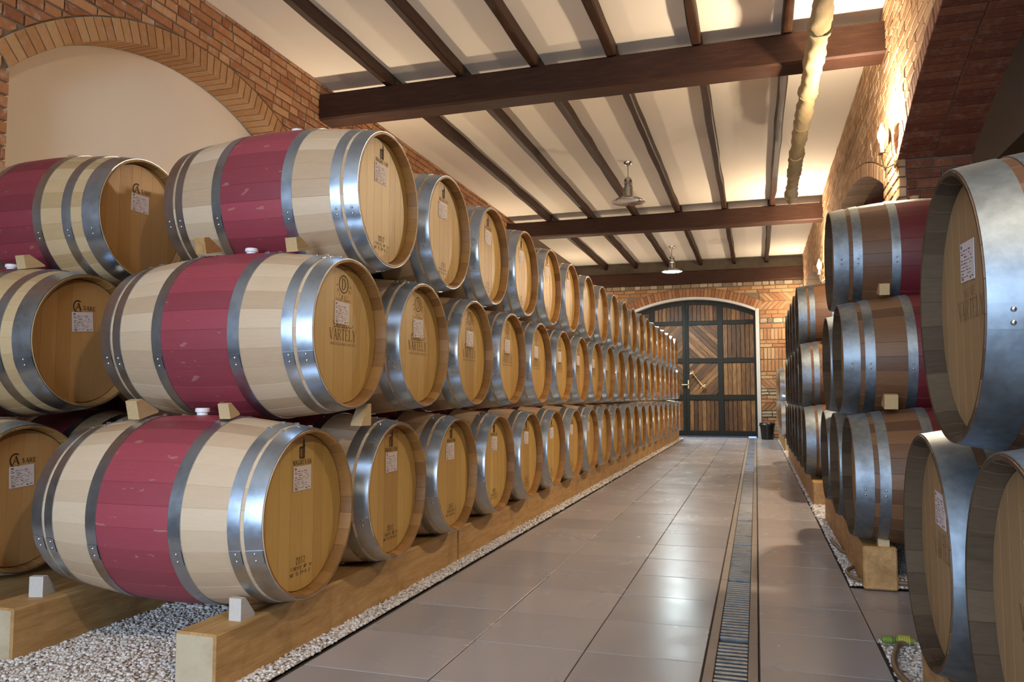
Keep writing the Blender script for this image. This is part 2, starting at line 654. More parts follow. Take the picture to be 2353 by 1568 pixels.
def arch_wall(name, mat, plane, a0, a1, zb, zt, arches, thick, grow=0.014):
    """slab with segmental arch openings. plane(a, z, h) -> 3D ; arches: (centre, half, zc, rad)"""
    arches = [(c, hf + grow, zc, rad + grow) for c, hf, zc, rad in arches]
    mb = MB()
    xs = {a0, a1}
    for c, hf, zc, rad in arches:
        for k in range(33):
            x = c - hf + 2 * hf * k / 32
            if a0 <= x <= a1:
                xs.add(x)
    xs = sorted(xs)

    def low(x):
        for c, hf, zc, rad in arches:
            if abs(x - c) < hf - 1e-6:
                return zc + math.sqrt(max(0, rad * rad - (x - c) ** 2)), True
        return zb, False
    for x0, x1 in zip(xs, xs[1:]):
        z, ins = low((x0 + x1) / 2)
        if ins:
            for c, hf, zc, rad in arches:
                if abs((x0 + x1) / 2 - c) < hf:
                    z0 = zc + math.sqrt(rad * rad - (x0 - c) ** 2)
                    z1 = zc + math.sqrt(rad * rad - (x1 - c) ** 2)
        else:
            z0 = z1 = zb
        for h in (0, -thick):
            mb.face([plane(x0, z0, h), plane(x1, z1, h), plane(x1, zt, h), plane(x0, zt, h)])
        if ins:
            mb.face([plane(x0, z0, 0), plane(x1, z1, 0), plane(x1, z1, -thick), plane(x0, z0, -thick)])
    for c, hf, zc, rad in arches:
        zs = zc + math.sqrt(rad * rad - hf * hf)
        for x in (c - hf, c + hf):
            if a0 < x < a1:
                mb.face([plane(x, zb, 0), plane(x, zs, 0), plane(x, zs, -thick), plane(x, zb, -thick)])
    return struct(name, mb, mat)


def voussoirs(c, hf, zc, r0, r1, step, to3d, depth, h=0.0, tone_rng=(0.2, 0.8), mi=0, split=1):
    a = math.asin(min(1, hf / r0))
    n = max(3, int(round(2 * a * r0 / step)))
    P = []
    for k in range(n):
        g = 0.0045 / r0
        t0, t1 = -a + 2 * a * k / n + g, -a + 2 * a * (k + 1) / n - g
        for s_ in range(split):
            ra = r0 + (r1 - r0) * s_ / split + (0.004 if s_ else 0)
            rb = r0 + (r1 - r0) * (s_ + 1) / split
            poly = [(c + ra * math.sin(t0), zc + ra * math.cos(t0)), (c + ra * math.sin(t1), zc + ra * math.cos(t1)),
                    (c + rb * math.sin(t1), zc + rb * math.cos(t1)), (c + rb * math.sin(t0), zc + rb * math.cos(t0))]
            V, F, t = extrude_poly(poly, to3d, h + random.uniform(0, 0.004), depth, 0.004, random.uniform(*tone_rng))
            P.append((V, F, t, mi))
    return P


# ------------------------------------------------------------------ the room: left wall with blind arch
LA = (4.97, 1.64, 1.165, 2.335)         # centre y, half span, circle centre z, radius


def plane_l(a, z, h):
    return (WL + h, a, z)


def plane_r(a, z, h):
    return (WR - h, a, z)


wl = arch_wall('wall_left', MORTAR, lambda a, z, h: plane_l(a, z, h - 0.010), -4.0, YE + 0.4, -0.05, ZC, [LA], 0.25)
P = []
for poly in courses(1.6, 13.2, 0.61, ZC - 0.004):
    cxm = sum(p[0] for p in poly) / 4
    czm = sum(p[1] for p in poly) / 4
    if czm < 2.13 and cxm > 3.5:
        continue
    if czm < 2.85 and poly[1][0] > LA[0] - LA[1] and poly[0][0] < LA[0] + LA[1]:
        # jamb courses end at the opening
        if poly[0][0] < LA[0] - LA[1] - 0.015:
            poly = [(min(p[0], LA[0] - LA[1]), p[1]) for p in poly]
        elif poly[1][0] > LA[0] + LA[1] + 0.015:
            poly = [(max(p[0], LA[0] + LA[1]), p[1]) for p in poly]
        else:
            continue
        cxm = sum(p[0] for p in poly) / 4
    poly = clip_out(poly, (LA[0], LA[2]), LA[3] + 0.160, math.asin(LA[1] / LA[3]) + 0.01)
    if not poly:
        continue
    if czm < 3.0 and abs(cxm - LA[0]) < LA[1] - 0.02:
        continue
    if cxm > 7.6 and czm < 2.85:
        continue
    V, F, t = extrude_poly(poly, plane_l, random.uniform(-0.002, 0.005), 0.05, 0.005, min(1, max(0, random.gauss(0.45, 0.24))))
    P.append((V, F, t, 0))
P += voussoirs(LA[0], LA[1], LA[2], LA[3], LA[3] + 0.150, 0.077, plane_l, 0.245, 0.003, (0.2, 0.8), 1)
place_pieces(wl, P, [BRICK_L, BRICK_A], 'brick', 'small_bricks')
mb = MB()
mb.box(WL - 0.30, WL - 0.25, 3.0, 7.0, -0.05, 3.7)
o = struct('wall_niche', mb, PLASTER)

# ------------------------------------------------------------------ right arcade
RISE, HALF, APEX = 0.56, 2.75, 3.24
RAD = (HALF ** 2 + RISE ** 2) / (2 * RISE)
ACS = [3.55 - 6.2, 3.55, 9.75, 15.95]
arches_r = [(c, HALF, APEX - RAD, RAD) for c in ACS]
TH = 0.50
wr = arch_wall('wall_right', MORTAR, lambda a, z, h: plane_r(a, z, h - 0.010), -4.0, YE + 0.4, -0.05, ZC, arches_r, TH - 0.02)
P = []
for poly in courses(3.2, YE, 2.10, ZC - 0.004):
    cxm = sum(p[0] for p in poly) / 4
    czm = sum(p[1] for p in poly) / 4
    bad = False
    for c, hf, zc, rad in arches_r:
        if abs(cxm - c) < hf + 0.14 and czm < 2.68:
            if poly[1][0] > c + hf + 0.03 and cxm > c:
                poly = [(max(p[0], c + hf), p[1]) for p in poly]
            elif poly[0][0] < c - hf - 0.03 and cxm < c:
                poly = [(min(p[0], c - hf), p[1]) for p in poly]
            else:
                bad = True
        elif abs(cxm - c) < hf + 0.3:
            if poly:
                poly = clip_out(poly, (c, zc), rad + 0.135, math.asin(hf / rad) + 0.006)
            if not poly:
                bad = True
        if bad:
            break
    if bad or not poly:
        continue
    V, F, t = extrude_poly(poly, plane_r, random.uniform(-0.002, 0.005), 0.05, 0.005, min(1, max(0, random.gauss(0.5, 0.22))))
    P.append((V, F, t, 0))
for c, hf, zc, rad in arches_r[1:]:
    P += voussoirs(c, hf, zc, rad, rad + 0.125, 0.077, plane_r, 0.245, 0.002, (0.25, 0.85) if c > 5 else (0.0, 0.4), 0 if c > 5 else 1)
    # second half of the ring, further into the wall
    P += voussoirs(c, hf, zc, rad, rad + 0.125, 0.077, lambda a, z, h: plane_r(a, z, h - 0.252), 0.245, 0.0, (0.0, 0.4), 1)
    # bricks on the far jamb, below the springing
    zs = zc + math.sqrt(rad * rad - hf * hf)
    yj = c + hf

    def jamb(a, z, h, yj=yj):
        return (WR + a, yj - h, z)
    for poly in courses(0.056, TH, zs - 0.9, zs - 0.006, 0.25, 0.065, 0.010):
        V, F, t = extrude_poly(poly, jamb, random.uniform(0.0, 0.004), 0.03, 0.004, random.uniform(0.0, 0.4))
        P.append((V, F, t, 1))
place_pieces(wr, P, [BRICK_R, BRICK_D], 'brick', 'small_bricks')

# side aisle behind the arcade, a second arcade further right
XA2 = 3.10
arches_2 = [(c, HALF, APEX - RAD, RAD) for c in ACS]
wa = arch_wall('wall_aisle_arcade', MORTAR, lambda a, z, h: (XA2 - h + 0.01, a, z), 3.0, YE + 0.4, -0.05, ZC, arches_2[1:], 0.5)
P = []
for c, hf, zc, rad in arches_2[1:3]:
    P += voussoirs(c, hf, zc, rad, rad + 0.25, 0.078, lambda a, z, h: (XA2 - h, a, z), 0.49, 0.003, (0.0, 0.6), 0)
for yy0, yy1 in ((6.35, 6.95), (12.55, 13.15)):
    for poly in courses(yy0, yy1, 1.6, ZC - 0.01):
        zt_ = APEX - RAD + math.sqrt(RAD ** 2 - HALF ** 2)
        V, F, t = extrude_poly(poly, lambda a, z, h: (XA2 - h, a, z), random.uniform(0, 0.004), 0.04, 0.004, random.uniform(0.0, 0.6))
        P.append((V, F, t, 0))
for yj in (ACS[1] + HALF, ACS[2] + HALF):
    for poly in courses(0.0, 0.49, 1.5, 2.67):
        V, F, t = extrude_poly(poly, lambda a, z, h: (XA2 + a, yj - h, z), random.uniform(0, 0.004), 0.03, 0.004, random.uniform(0.0, 0.6))
        P.append((V, F, t, 0))
place_pieces(wa, P, [BRICK_L], 'brick', 'small_bricks')
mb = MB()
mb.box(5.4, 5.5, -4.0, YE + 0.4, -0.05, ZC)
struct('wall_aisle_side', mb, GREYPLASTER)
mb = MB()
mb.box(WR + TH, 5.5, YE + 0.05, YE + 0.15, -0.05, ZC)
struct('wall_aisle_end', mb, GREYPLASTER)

# wall behind the camera, with the open gate the daylight comes through
wb = arch_wall('wall_back', GREYPLASTER, lambda a, z, h: (a, -4.0 + h, z), WL - 0.3, 5.5, -0.05, ZC,
               [(-1.5, 2.3, -3.9, 7.2)], 0.25)

# ------------------------------------------------------------------ far wall with the gate
DC, DH = -1.375, 1.42                    # gate centre and half width
DRISE, DSPR = 0.305, 2.90
DRAD = (DH ** 2 + DRISE ** 2) / (2 * DRISE)
DZC = DSPR + DRISE - DRAD


def plane_f(a, z, h):
    return (a, YE - h, z)


wf = arch_wall('wall_far', MORTAR, lambda a, z, h: plane_f(a, z, h - 0.012), WL, WR, -0.05, ZC, [(DC, DH, DZC, DRAD)], 0.30)
P = []


def far_piece(poly, t, mi=0, h=None):
    q = clip_out(poly, (DC, DZC), DRAD + 0.215, math.asin((DH + 0.07) / DRAD) + 0.006) if sum(p[1] for p in poly) / len(poly) > 2.6 else poly
    if not q:
        return
    V, F, t = extrude_poly(q, plane_f, random.uniform(-0.002, 0.006) if h is None else h, 0.05, 0.005, t)
    P.append((V, F, t, mi))


def far_courses(x0, x1, z0, z1):
    n = max(1, int(round((z1 - z0) / 0.078)))
    hh = (z1 - z0) / n
    for k in range(n):
        x = x0 - (0.13 if k % 2 else 0)
        while x < x1:
            a, b = max(x, x0), min(x + 0.25, x1)
            if b - a > 0.03:
                far_piece([(a, z0 + k * hh), (b, z0 + k * hh), (b, z0 + k * hh + hh - 0.011), (a, z0 + k * hh + hh - 0.011)], random.uniform(0.2, 0.9))
            x += 0.261


def far_soldiers(x0, x1, z0, z1):
    x = x0
    while x < x1 - 0.03:
        b = min(x + 0.066, x1)
        far_piece([(x, z0), (b, z0), (b, z1 - 0.012), (x, z1 - 0.012)], random.uniform(0.35, 1.0))
        x += 0.078


def rect_clip(poly, x0, x1, z0, z1):
    for ax, lim, sg in ((0, x0, 1), (0, x1, -1), (1, z0, 1), (1, z1, -1)):
        out = []
        for k in range(len(poly)):
            a, b = poly[k], poly[(k + 1) % len(poly)]
            sa, sb = (a[ax] - lim) * sg, (b[ax] - lim) * sg
            if sa >= 0:
                out.append(a)
            if (sa >= 0) != (sb >= 0):
                u = sa / (sa - sb)
                out.append((a[0] + (b[0] - a[0]) * u, a[1] + (b[1] - a[1]) * u))
        poly = out
        if len(poly) < 3:
            return None
    ar = 0.5 * abs(sum(poly[k][0] * poly[(k + 1) % len(poly)][1] - poly[(k + 1) % len(poly)][0] * poly[k][1] for k in range(len(poly))))
    return poly if ar > 0.0005 else None


def far_diagonal(x0, x1, z0, z1, sg):
    d = 0.078 * math.sqrt(2)
    H = z1 - z0
    x = x0 - H - 0.2
    while x < x1 + H + 0.2:
        wdt = 0.066 * math.sqrt(2)
        if sg > 0:
            poly = [(x, z0), (x + wdt, z0), (x + wdt + H, z1), (x + H, z1)]
        else:
            poly = [(x + H, z0), (x + wdt + H, z0), (x + wdt, z1), (x, z1)]
        q = rect_clip(poly, x0, x1, z0 + 0.004, z1 - 0.008)
        if q:
            far_piece(q, random.uniform(0.15, 0.8))
        x += d


def far_stones(x0, x1, z0, z1, rows=2):
    hh = (z1 - z0) / rows
    for k in range(rows):
        x = x0
        while x < x1 - 0.03:
            ln_ = random.uniform(0.10, 0.24)
            b = min(x + ln_, x1)
            za, zb_ = z0 + k * hh + 0.006, z0 + (k + 1) * hh - 0.006
            q = [(x + 0.012, za), (b - 0.02, za + random.uniform(0, 0.008)), (b - 0.006, (za + zb_) / 2), (b - 0.025, zb_), (x + 0.02, zb_ - random.uniform(0, 0.01)), (x + 0.002, (za + zb_) / 2 + 0.01)]
            far_piece(q, random.uniform(0, 1), 1, random.uniform(0.004, 0.02))
            x += ln_


for x0, x1, mir in ((DC + DH + 0.07, WR - 0.002, 1), (WL + 0.002, DC - DH - 0.07, -1)):
    far_diagonal(x0, x1, 3.06, 3.25, -mir)
    far_diagonal(x0, x1, 2.86, 3.06, mir)
    far_courses(x0, x1, 2.68, 2.855)
    far_stones(x0, x1, 2.56, 2.675, 1)
    far_courses(x0, x1, 2.45, 2.555)
    far_soldiers(x0, x1, 2.19, 2.44)
    far_courses(x0, x1, 2.02, 2.18)
    far_soldiers(x0, x1, 1.75, 2.01)
    far_soldiers(x0, x1, 1.48, 1.745)
    far_courses(x0, x1, 1.31, 1.47)
    far_diagonal(x0, x1, 1.09, 1.305, -mir)
    far_stones(x0, x1, 0.95, 1.085)
    far_courses(x0, x1, 0.78, 0.945)
    far_diagonal(x0, x1, 0.60, 0.775, mir)
    far_stones(x0, x1, 0.46, 0.595)
    far_courses(x0, x1, 0.01, 0.455)
far_courses(WL + 0.002, WR - 0.002, 3.26, 3.42)
far_stones(WL + 0.002, WR - 0.002, 3.425, 3.64, 2)
P += voussoirs(DC, DH + 0.07, DZC, DRAD + 0.005, DRAD + 0.205, 0.080, plane_f, 0.10, 0.006, (0.05, 0.6), 0)
place_pieces(wf, P, [BRICK_F, STONE], 'brick', 'small_bricks')
for o in wf.children:
    if o.name.startswith('brick') and o.data.polygons[0].material_index == 1:
        o.name = 'stone'
# pale plaster reveal around the gate
mb = MB()
n = 40
for r_in, r_out, y0, y1 in ((0.0, 0.07, YE - 0.012, YE + 0.19),):
    ts = [-math.asin(DH / DRAD) + 2 * math.asin(DH / DRAD) * k / n for k in range(n + 1)]
    rows = []
    for rr, yy in ((DRAD + 0.005, y0), (DRAD - 0.05, y0), (DRAD - 0.05, y1)):
        rows.append([(DC + rr * math.sin(t), yy, DZC + rr * math.cos(t)) for t in ts])
    mb.grid(rows, 0.5, False)
    for sg in (-1, 1):
        xa, xb = DC + sg * (DH + 0.06), DC + sg * (DH - 0.02)
        mb.face([(xa, y0, 0), (xb, y0, 0), (xb, y0, DSPR), (xa, y0, DSPR)])
        mb.face([(xb, y0, 0), (xb, y1, 0), (xb, y1, DSPR), (xb, y0, DSPR)])
o = struct('trim_1', mb, plaster('reveal_white', (0.55, 0.52, 0.48), (0.64, 0.61, 0.57), 2, 0.9, 0.2))

# ------------------------------------------------------------------ the gate
YD = YE + 0.15
gate_x0, gate_x1, seam = DC - DH + 0.02, DC + DH - 0.02, -1.535


def ztop(x, off=0.0):
    return DZC + math.sqrt(max(0.01, (DRAD - 0.045 - off) ** 2 - (x - DC) ** 2))


def gate_leaf(name, xa, xb, cols, pats, label):
    root = empty(name, ((xa + xb) / 2, YD, 0.02))
    root['kind'] = 'structure'
    org = Vector(root.location)

    def L(p):
        return tuple(Vector(p) - org)
    fr = MB()

    def bar(x0, x1, z0, z1, y0=0.0, y1=0.05):
        fr.box(x0 - org.x, x1 - org.x, y0, y1, z0 - org.z, z1 - org.z, ch=0.004)

    def stile(x0, x1):
        pts = [(x0, ztop(x0)), (x1, ztop(x1))]
        f = [L((x0, YD, 0.02)), L((x1, YD, 0.02)), L((x1, YD, pts[1][1])), L((x0, YD, pts[0][1]))]
        b_ = [(p[0], p[1] + 0.05, p[2]) for p in f]
        fr.face(f)
        for k in range(4):
            fr.face([f[k], b_[k], b_[(k + 1) % 4], f[(k + 1) % 4]])
    edges = [xa] + [e for c in cols for e in c] + [xb]
    for k in range(0, len(edges), 2):
        stile(edges[k], edges[k + 1])
    rows = [(0.13, 0.836), (0.952, 1.69), (1.797, 2.57), (2.665, None)]
    for (x0, x1) in cols:
        for z0, z1 in ((0.02, 0.13), (0.836, 0.952), (1.69, 1.797), (2.57, 2.665)):
            bar(x0 - 0.002, x1 + 0.002, z0, z1, 0.004, 0.05)
        ks = 8
        for k in range(ks):
            u0, u1 = x0 + (x1 - x0) * k / ks, x0 + (x1 - x0) * (k + 1) / ks
            fr.face([L((u0, YD + 0.004, ztop(u0, 0.11))), L((u1, YD + 0.004, ztop(u1, 0.11))), L((u1, YD + 0.004, ztop(u1))), L((u0, YD + 0.004, ztop(u0)))])
            fr.face([L((u0, YD + 0.004, ztop(u0, 0.11))), L((u1, YD + 0.004, ztop(u1, 0.11))), L((u1, YD + 0.05, ztop(u1, 0.11))), L((u0, YD + 0.05, ztop(u0, 0.11)))])
    ob('gate_frame', fr.mesh('gate_frame', IRON), root)
    back = MB()
    xe = xb + 0.02
    back.face([L((xa, YD + 0.055, 0.02)), L((xe, YD + 0.055, 0.02)), L((xe, YD + 0.055, 3.25)), L((xa, YD + 0.055, 3.25))])
    ob('backing_sheet', back.mesh('backing_sheet', DARKV), root)
    for ci, (x0, x1) in enumerate(cols):
        for ri, (z0, z1) in enumerate(rows):
            pat = pats[ci][ri]
            if z1 is None:
                z1 = 3.4
            polys = []
            if pat == '|':
                nn = 7
                for k in range(nn):
                    u0, u1 = x0 + (x1 - x0) * k / nn + 0.003, x0 + (x1 - x0) * (k + 1) / nn - 0.003
                    polys.append([(u0, z0), (u1, z0), (u1, min(z1, ztop(u1, 0.108))), (u0, min(z1, ztop(u0, 0.108)))])
            else:
                sg = 1 if pat == '/' else -1
                d = 0.135
                H = z1 - z0
                x = x0 - H
                while x < x1 + H:
                    w_ = d - 0.008
                    if sg > 0:
                        q = [(x, z0), (x + w_, z0), (x + w_ + H, z1), (x + H, z1)]
                    else:
                        q = [(x + H, z0), (x + w_ + H, z0), (x + w_, z1), (x, z1)]
                    q = rect_clip(q, x0, x1, z0, z1)
                    if q:
                        polys.append(q)
                    x += d
            for q in polys:
                V, F, t = extrude_poly(q, lambda a, z, h: (a, YD + 0.025 - h, z), random.uniform(-0.004, 0.004), 0.02, 0.006, random.uniform(0.2, 0.8))
                c = sum((Vector(v) for v in V), Vector()) / len(V)
                mb_ = MB()
                rot = 0.0 if pat == '|' else (math.pi / 4 if pat == '/' else -math.pi / 4)
                # plank keeps its grain along its own length
                rm = Matrix.Rotation(-rot, 3, 'Y') if rot else Matrix.Identity(3)
                rmr = Matrix.Rotation(rot, 3, 'Y') if rot else Matrix.Identity(3)
                mb_.v = [tuple(rm @ (Vector(v) - c)) for v in V]
                mb_.f, mb_.t, mb_.sm, mb_.mi = list(F), [t] * len(F), [False] * len(F), [0] * len(F)
                p_ = ob('plank', mb_.mesh('plank', PLANK), root, c - org)
                p_.rotation_euler = (0, rot, 0)
    return root


leaf_r = gate_leaf('door_1', seam + 0.004, gate_x1, [(-1.465, -0.815), (-0.70, -0.015)],
                   [['|', '/', '\\', '|'], ['|', '|', '|', '|']], '')
leaf_l = gate_leaf('door_2', gate_x0, seam - 0.004, [(-2.735, -2.37), (-2.255, -1.605)],
                   [['|', '|', '|', '|'], ['|', '\\', '/', '|']], '')
# ornate handle on the right leaf, with lever and bolt rod
mb = MB()
o_ = Vector(leaf_r.location)
h0, h1 = Vector((-1.40, YD - 0.06, 1.47)), Vector((-1.15, YD - 0.06, 1.14))
dv = (h1 - h0).normalized()
nv = Vector((dv.z, 0, -dv.x))
mb.tube([h0 - o_, (h0 * 0.6 + h1 * 0.4) - o_, h1 - o_], [0.016, 0.011, 0.014], 8)
for base, s_ in ((h0, -1), (h1, 1)):
    mb.tube([base - o_, base + Vector((0, 0.07, 0)) - o_], 0.012, 8)
    for k, an in enumerate((-1.1, -0.4, 0.4, 1.1)):
        d2 = (dv * s_ * math.cos(an) + nv * math.sin(an))
        p0 = base - dv * s_ * 0.03
        pts = [p0 - o_, p0 + d2 * 0.05 - o_, p0 + d2 * 0.085 + Vector((0, -0.012, 0)) - o_]
        mb.tube(pts, [0.008, 0.019, 0.004], 7)
ob('handle', mb.mesh('handle', BRASS), leaf_r)
mb = MB()
mb.tube([Vector((-1.485, YD - 0.01, 1.19)) - o_, Vector((-1.485, YD - 0.05, 1.19)) - o_, Vector((-1.52, YD - 0.055, 1.19)) - o_, Vector((-1.64, YD - 0.055, 1.185)) - o_], [0.014, 0.012, 0.012, 0.010], 8)
mb.box(-1.50 - o_.x, -1.47 - o_.x, -0.008, 0.0, 1.10 - o_.z, 1.30 - o_.z, ch=0.002)
ob('lever', mb.mesh('lever', BRASS), leaf_r)
mb = MB()
mb.tube([Vector((-1.49, YD - 0.015, 2.95)) - o_, Vector((-1.49, YD - 0.015, 1.52)) - o_, Vector((-1.475, YD - 0.04, 1.48)) - o_], 0.011, 8)
ob('bolt_rod', mb.mesh('bolt_rod', IRON), leaf_r)

# ------------------------------------------------------------------ floor: slab, tiles, drain
mb = MB()
mb.box(WL - 0.3, -0.190, -9.0, YE + 1.5, -0.10, -0.006)
mb.box(-0.010, 5.5, -9.0, YE + 1.5, -0.10, -0.006)
floor = struct('floor', mb, plain('joint_dark', (0.055, 0.042, 0.036), 0.8))
tile_cache = {}


def tile(x0, x1, y0, y1):
    key = (round(x1 - x0, 3), round(y1 - y0, 3), random.randrange(6))
    if key not in tile_cache:
        t_ = MB()
        a, b = key[0] / 2 - 0.0022, key[1] / 2 - 0.0022
        t_.box(-a, a, -b, b, -0.006, 0.0, 0.2 + 0.11 * key[2], ch=0.0015)
        tile_cache[key] = t_.mesh('floor_tile', TILE)
    ob('floor_tile', tile_cache[key], floor, ((x0 + x1) / 2, (y0 + y1) / 2, random.uniform(-0.0006, 0.0006)))


PITCH = 0.426
yl = [2.834 + PITCH * k for k in range(-4, 37)]
for a, b in zip(yl, yl[1:]):
    for x0, x1 in ((-1.505, -1.035), (-1.035, -0.612), (-0.612, -0.192)):
        tile(x0, x1, a, b)
yr = [3.27 + PITCH * k for k in range(-5, 36)]
for a, b in zip(yr, yr[1:]):
    tile(-0.008, 0.412, a, b)
for a, b in ((3.27, 3.27 + 0.434), (3.27 + 0.434, 4.138)):
    for x0 in (0.412, 0.838):
        tile(x0, x0 + 0.426, a, b)
for a, b in ((17.30, 17.744), (17.744, YE - 0.01)):
    for x0 in [-1.505 - 0.43 * k for k in range(1, 4)] + [0.412]:
        tile(x0, x0 + 0.43, a, b)

mb = MB()
mb.box(-0.1915, -0.1895, 1.0, YE, -0.10, -0.008)
mb.box(-0.0105, -0.0085, 1.0, YE, -0.10, -0.008)
mb.box(-0.19, -0.01, 1.0, YE, -0.101, -0.085)
ob('drain_channel', mb.mesh('drain_channel', DARKV), floor)
ORD = ['first', 'second', 'third', 'fourth', 'fifth', 'sixth', 'seventh', 'eighth', 'ninth', 'tenth', 'eleventh',
       'twelfth', 'thirteenth', 'fourteenth', 'fifteenth', 'sixteenth', 'seventeenth', 'eighteenth', 'nineteenth',
       'twentieth', 'twenty-first', 'twenty-second']
bar_mb = MB()
bar_mb.box(-0.054, 0.054, -0.0075, 0.0075, -0.022, 0.0, ch=0.002)
BAR = bar_mb.mesh('grate_bar', GRATE)
fr_mb = MB()
for s_ in (-1, 1):
    fr_mb.box(s_ * 0.079 - 0.0015 if s_ > 0 else -0.0878, s_ * 0.079 + 0.0005 if s_ > 0 else -0.055, 0.003, 0.997, -0.024, 0.002, ch=0.002) if s_ < 0 else \
        fr_mb.box(0.055, 0.0878, 0.003, 0.997, -0.024, 0.002, ch=0.002)
FRM = fr_mb.mesh('grate_frame', GRATE_F)
far_mb = MB()
for k in range(24):
    y = 0.04 + k * 0.04
    far_mb.box(-0.054, 0.054, y - 0.0075, y + 0.0075, -0.022, 0.0)
FARB = far_mb.mesh('grate_bars', GRATE)
for k in range(17):
    y0 = 1.13 + k
    g = empty('drain_grate', (-0.10, y0, -0.002))
    tag(g, ('%s metre-long steel grating of the floor drain, counted from the camera' % ORD[k]) if k else
        'steel drain grating nearest the camera, at the lower picture edge', 'drain grate', 'floor drain gratings')
    ob('grate_frame', FRM, g)
    if k < 9:
        for q in range(24):
            ob('grate_bar', BAR, g, (0, 0.04 + q * 0.04, 0))
    else:
        o = ob('grate_bars', FARB, g)
        o['kind'] = 'stuff'

# ------------------------------------------------------------------ ceiling, joists, main beams
mb = MB()
mb.box(WL - 0.3, 5.5, -4.0, YE + 0.5, ZC, ZC + 0.08)
ceiling = struct('ceiling', mb, CEIL)


def joist_mesh(length, seed):
    """slightly crooked timber of its own length along y"""
    r_ = random.Random(seed)
    mb_ = MB()
    rows = []
    n_ = max(4, int(length / 0.45))
    for k in range(n_ + 1):
        y = length * k / n_
        dx, dz, dw = r_.uniform(-0.006, 0.006), r_.uniform(-0.006, 0.004), r_.uniform(-0.005, 0.005)
        w2 = 0.040 + dw
        rows.append([(-w2 + dx, y, 0), (-w2 + dx, y, -0.108 + dz), (-w2 + dx + 0.012, y, -0.119 + dz), (w2 + dx - 0.012, y, -0.119 + dz), (w2 + dx, y, -0.108 + dz), (w2 + dx, y, 0)])
    mb_.grid(rows, 0.45, False)
    mb_.face(rows[0], 0.5)
    mb_.face(rows[-1], 0.5)
    return mb_.mesh('joist', JOIST_W)


JX = [-3.37, -2.63, -1.89, -1.16, -0.42, 0.30]
BY = [6.66, 12.80, 18.02]                # near faces of the main beams
BW = 0.26
spans = [(1.5, BY[0] + 0.10), (BY[0] + 0.12, BY[1] + 0.10), (BY[1] + 0.12, YE)]
for si, (a, b) in enumerate(spans):
    for k, x in enumerate(JX):
        ob('joist', joist_mesh(b - a, si * 10 + k), ceiling, (x + random.uniform(-0.015, 0.015), a, ZC))


def main_beam(y, x0, x1, label, z0=3.665, z1=3.935, w_=BW):
    mb_ = MB()
    n_ = 9
    r_ = random.Random(int(y * 10))
    rows = []
    for k in range(n_ + 1):
        x = (x1 - x0) * k / n_ - (x1 - x0) / 2
        j = lambda: r_.uniform(-0.004, 0.004)
        c = 0.018
        h = z1 - z0
        rows.append([(x, 0 + j(), c), (x, c, 0 + j()), (x, w_ - c, 0 + j()), (x, w_ + j(), c), (x, w_ + j(), h - c), (x, w_ - c, h), (x, c, h), (x, 0 + j(), h - c)])
    mb_.grid(rows, 0.5, False, True)
    mb_.face(rows[0][::-1])
    mb_.face(rows[-1])
    o_ = ob('ceiling_beam', mb_.mesh('ceiling_beam', BEAM_W), None, ((x0 + x1) / 2, y, z0))
    return tag(o_, label, 'beam', 'main ceiling beams')


main_beam(BY[0], WL - 0.05, WR + 0.05, 'large dark stained timber beam spanning the ceiling nearest the camera')
main_beam(BY[1], WL - 0.05, WR + 0.05, 'middle dark timber beam just behind the unlit pendant lamp')
main_beam(BY[2], WL - 0.05, WR + 0.05, 'farthest dark timber beam along the wall above the gate', 3.50, 3.78)

# ------------------------------------------------------------------ barrels
RB, RH, HL = 0.338, 0.290, 0.475
NST = 28


def prof(x):
    return RB - (RB - RH) * (abs(x) / HL) ** 2


def stave_rows(a0, a1):
    # three strips over the same columns: inner chime, end grain, outside (so that their edges stay sharp)
    outer = [(-HL + 2 * HL * k / 12, -0.001 if k in (0, 12) else 0.0) for k in range(13)]
    strips = [outer]
    for s_ in (-1, 1):
        strips.append([(s_ * 0.415, -0.028), (s_ * 0.450, -0.021), (s_ * 0.474, -0.010)])
        strips.append([(s_ * 0.474, -0.010), (s_ * 0.475, -0.001)])
    w_ = a1 - a0
    g = 0.0035
    main = [(a0 + g, 0.0), (a0 + w_ * 0.3, 0.0), (a0 + w_ * 0.5, 0.0), (a0 + w_ * 0.7, 0.0), (a1 - g, 0.0)]
    out = []
    for st_ in strips:
        for cols in (main, [(a0, -0.0012), (a0 + g, 0.0)], [(a1 - g, 0.0), (a1, -0.0012)]):
            out.append((0 if st_ is outer else 1, [[(x, -(prof(x) + d + dr) * math.sin(a), (prof(x) + d + dr) * math.cos(a)) for a, dr in cols] for x, d in st_]))
    return out


def stave_tone():
    return min(0.98, max(0.04, random.gauss(0.52, 0.17)))


MESH = {}


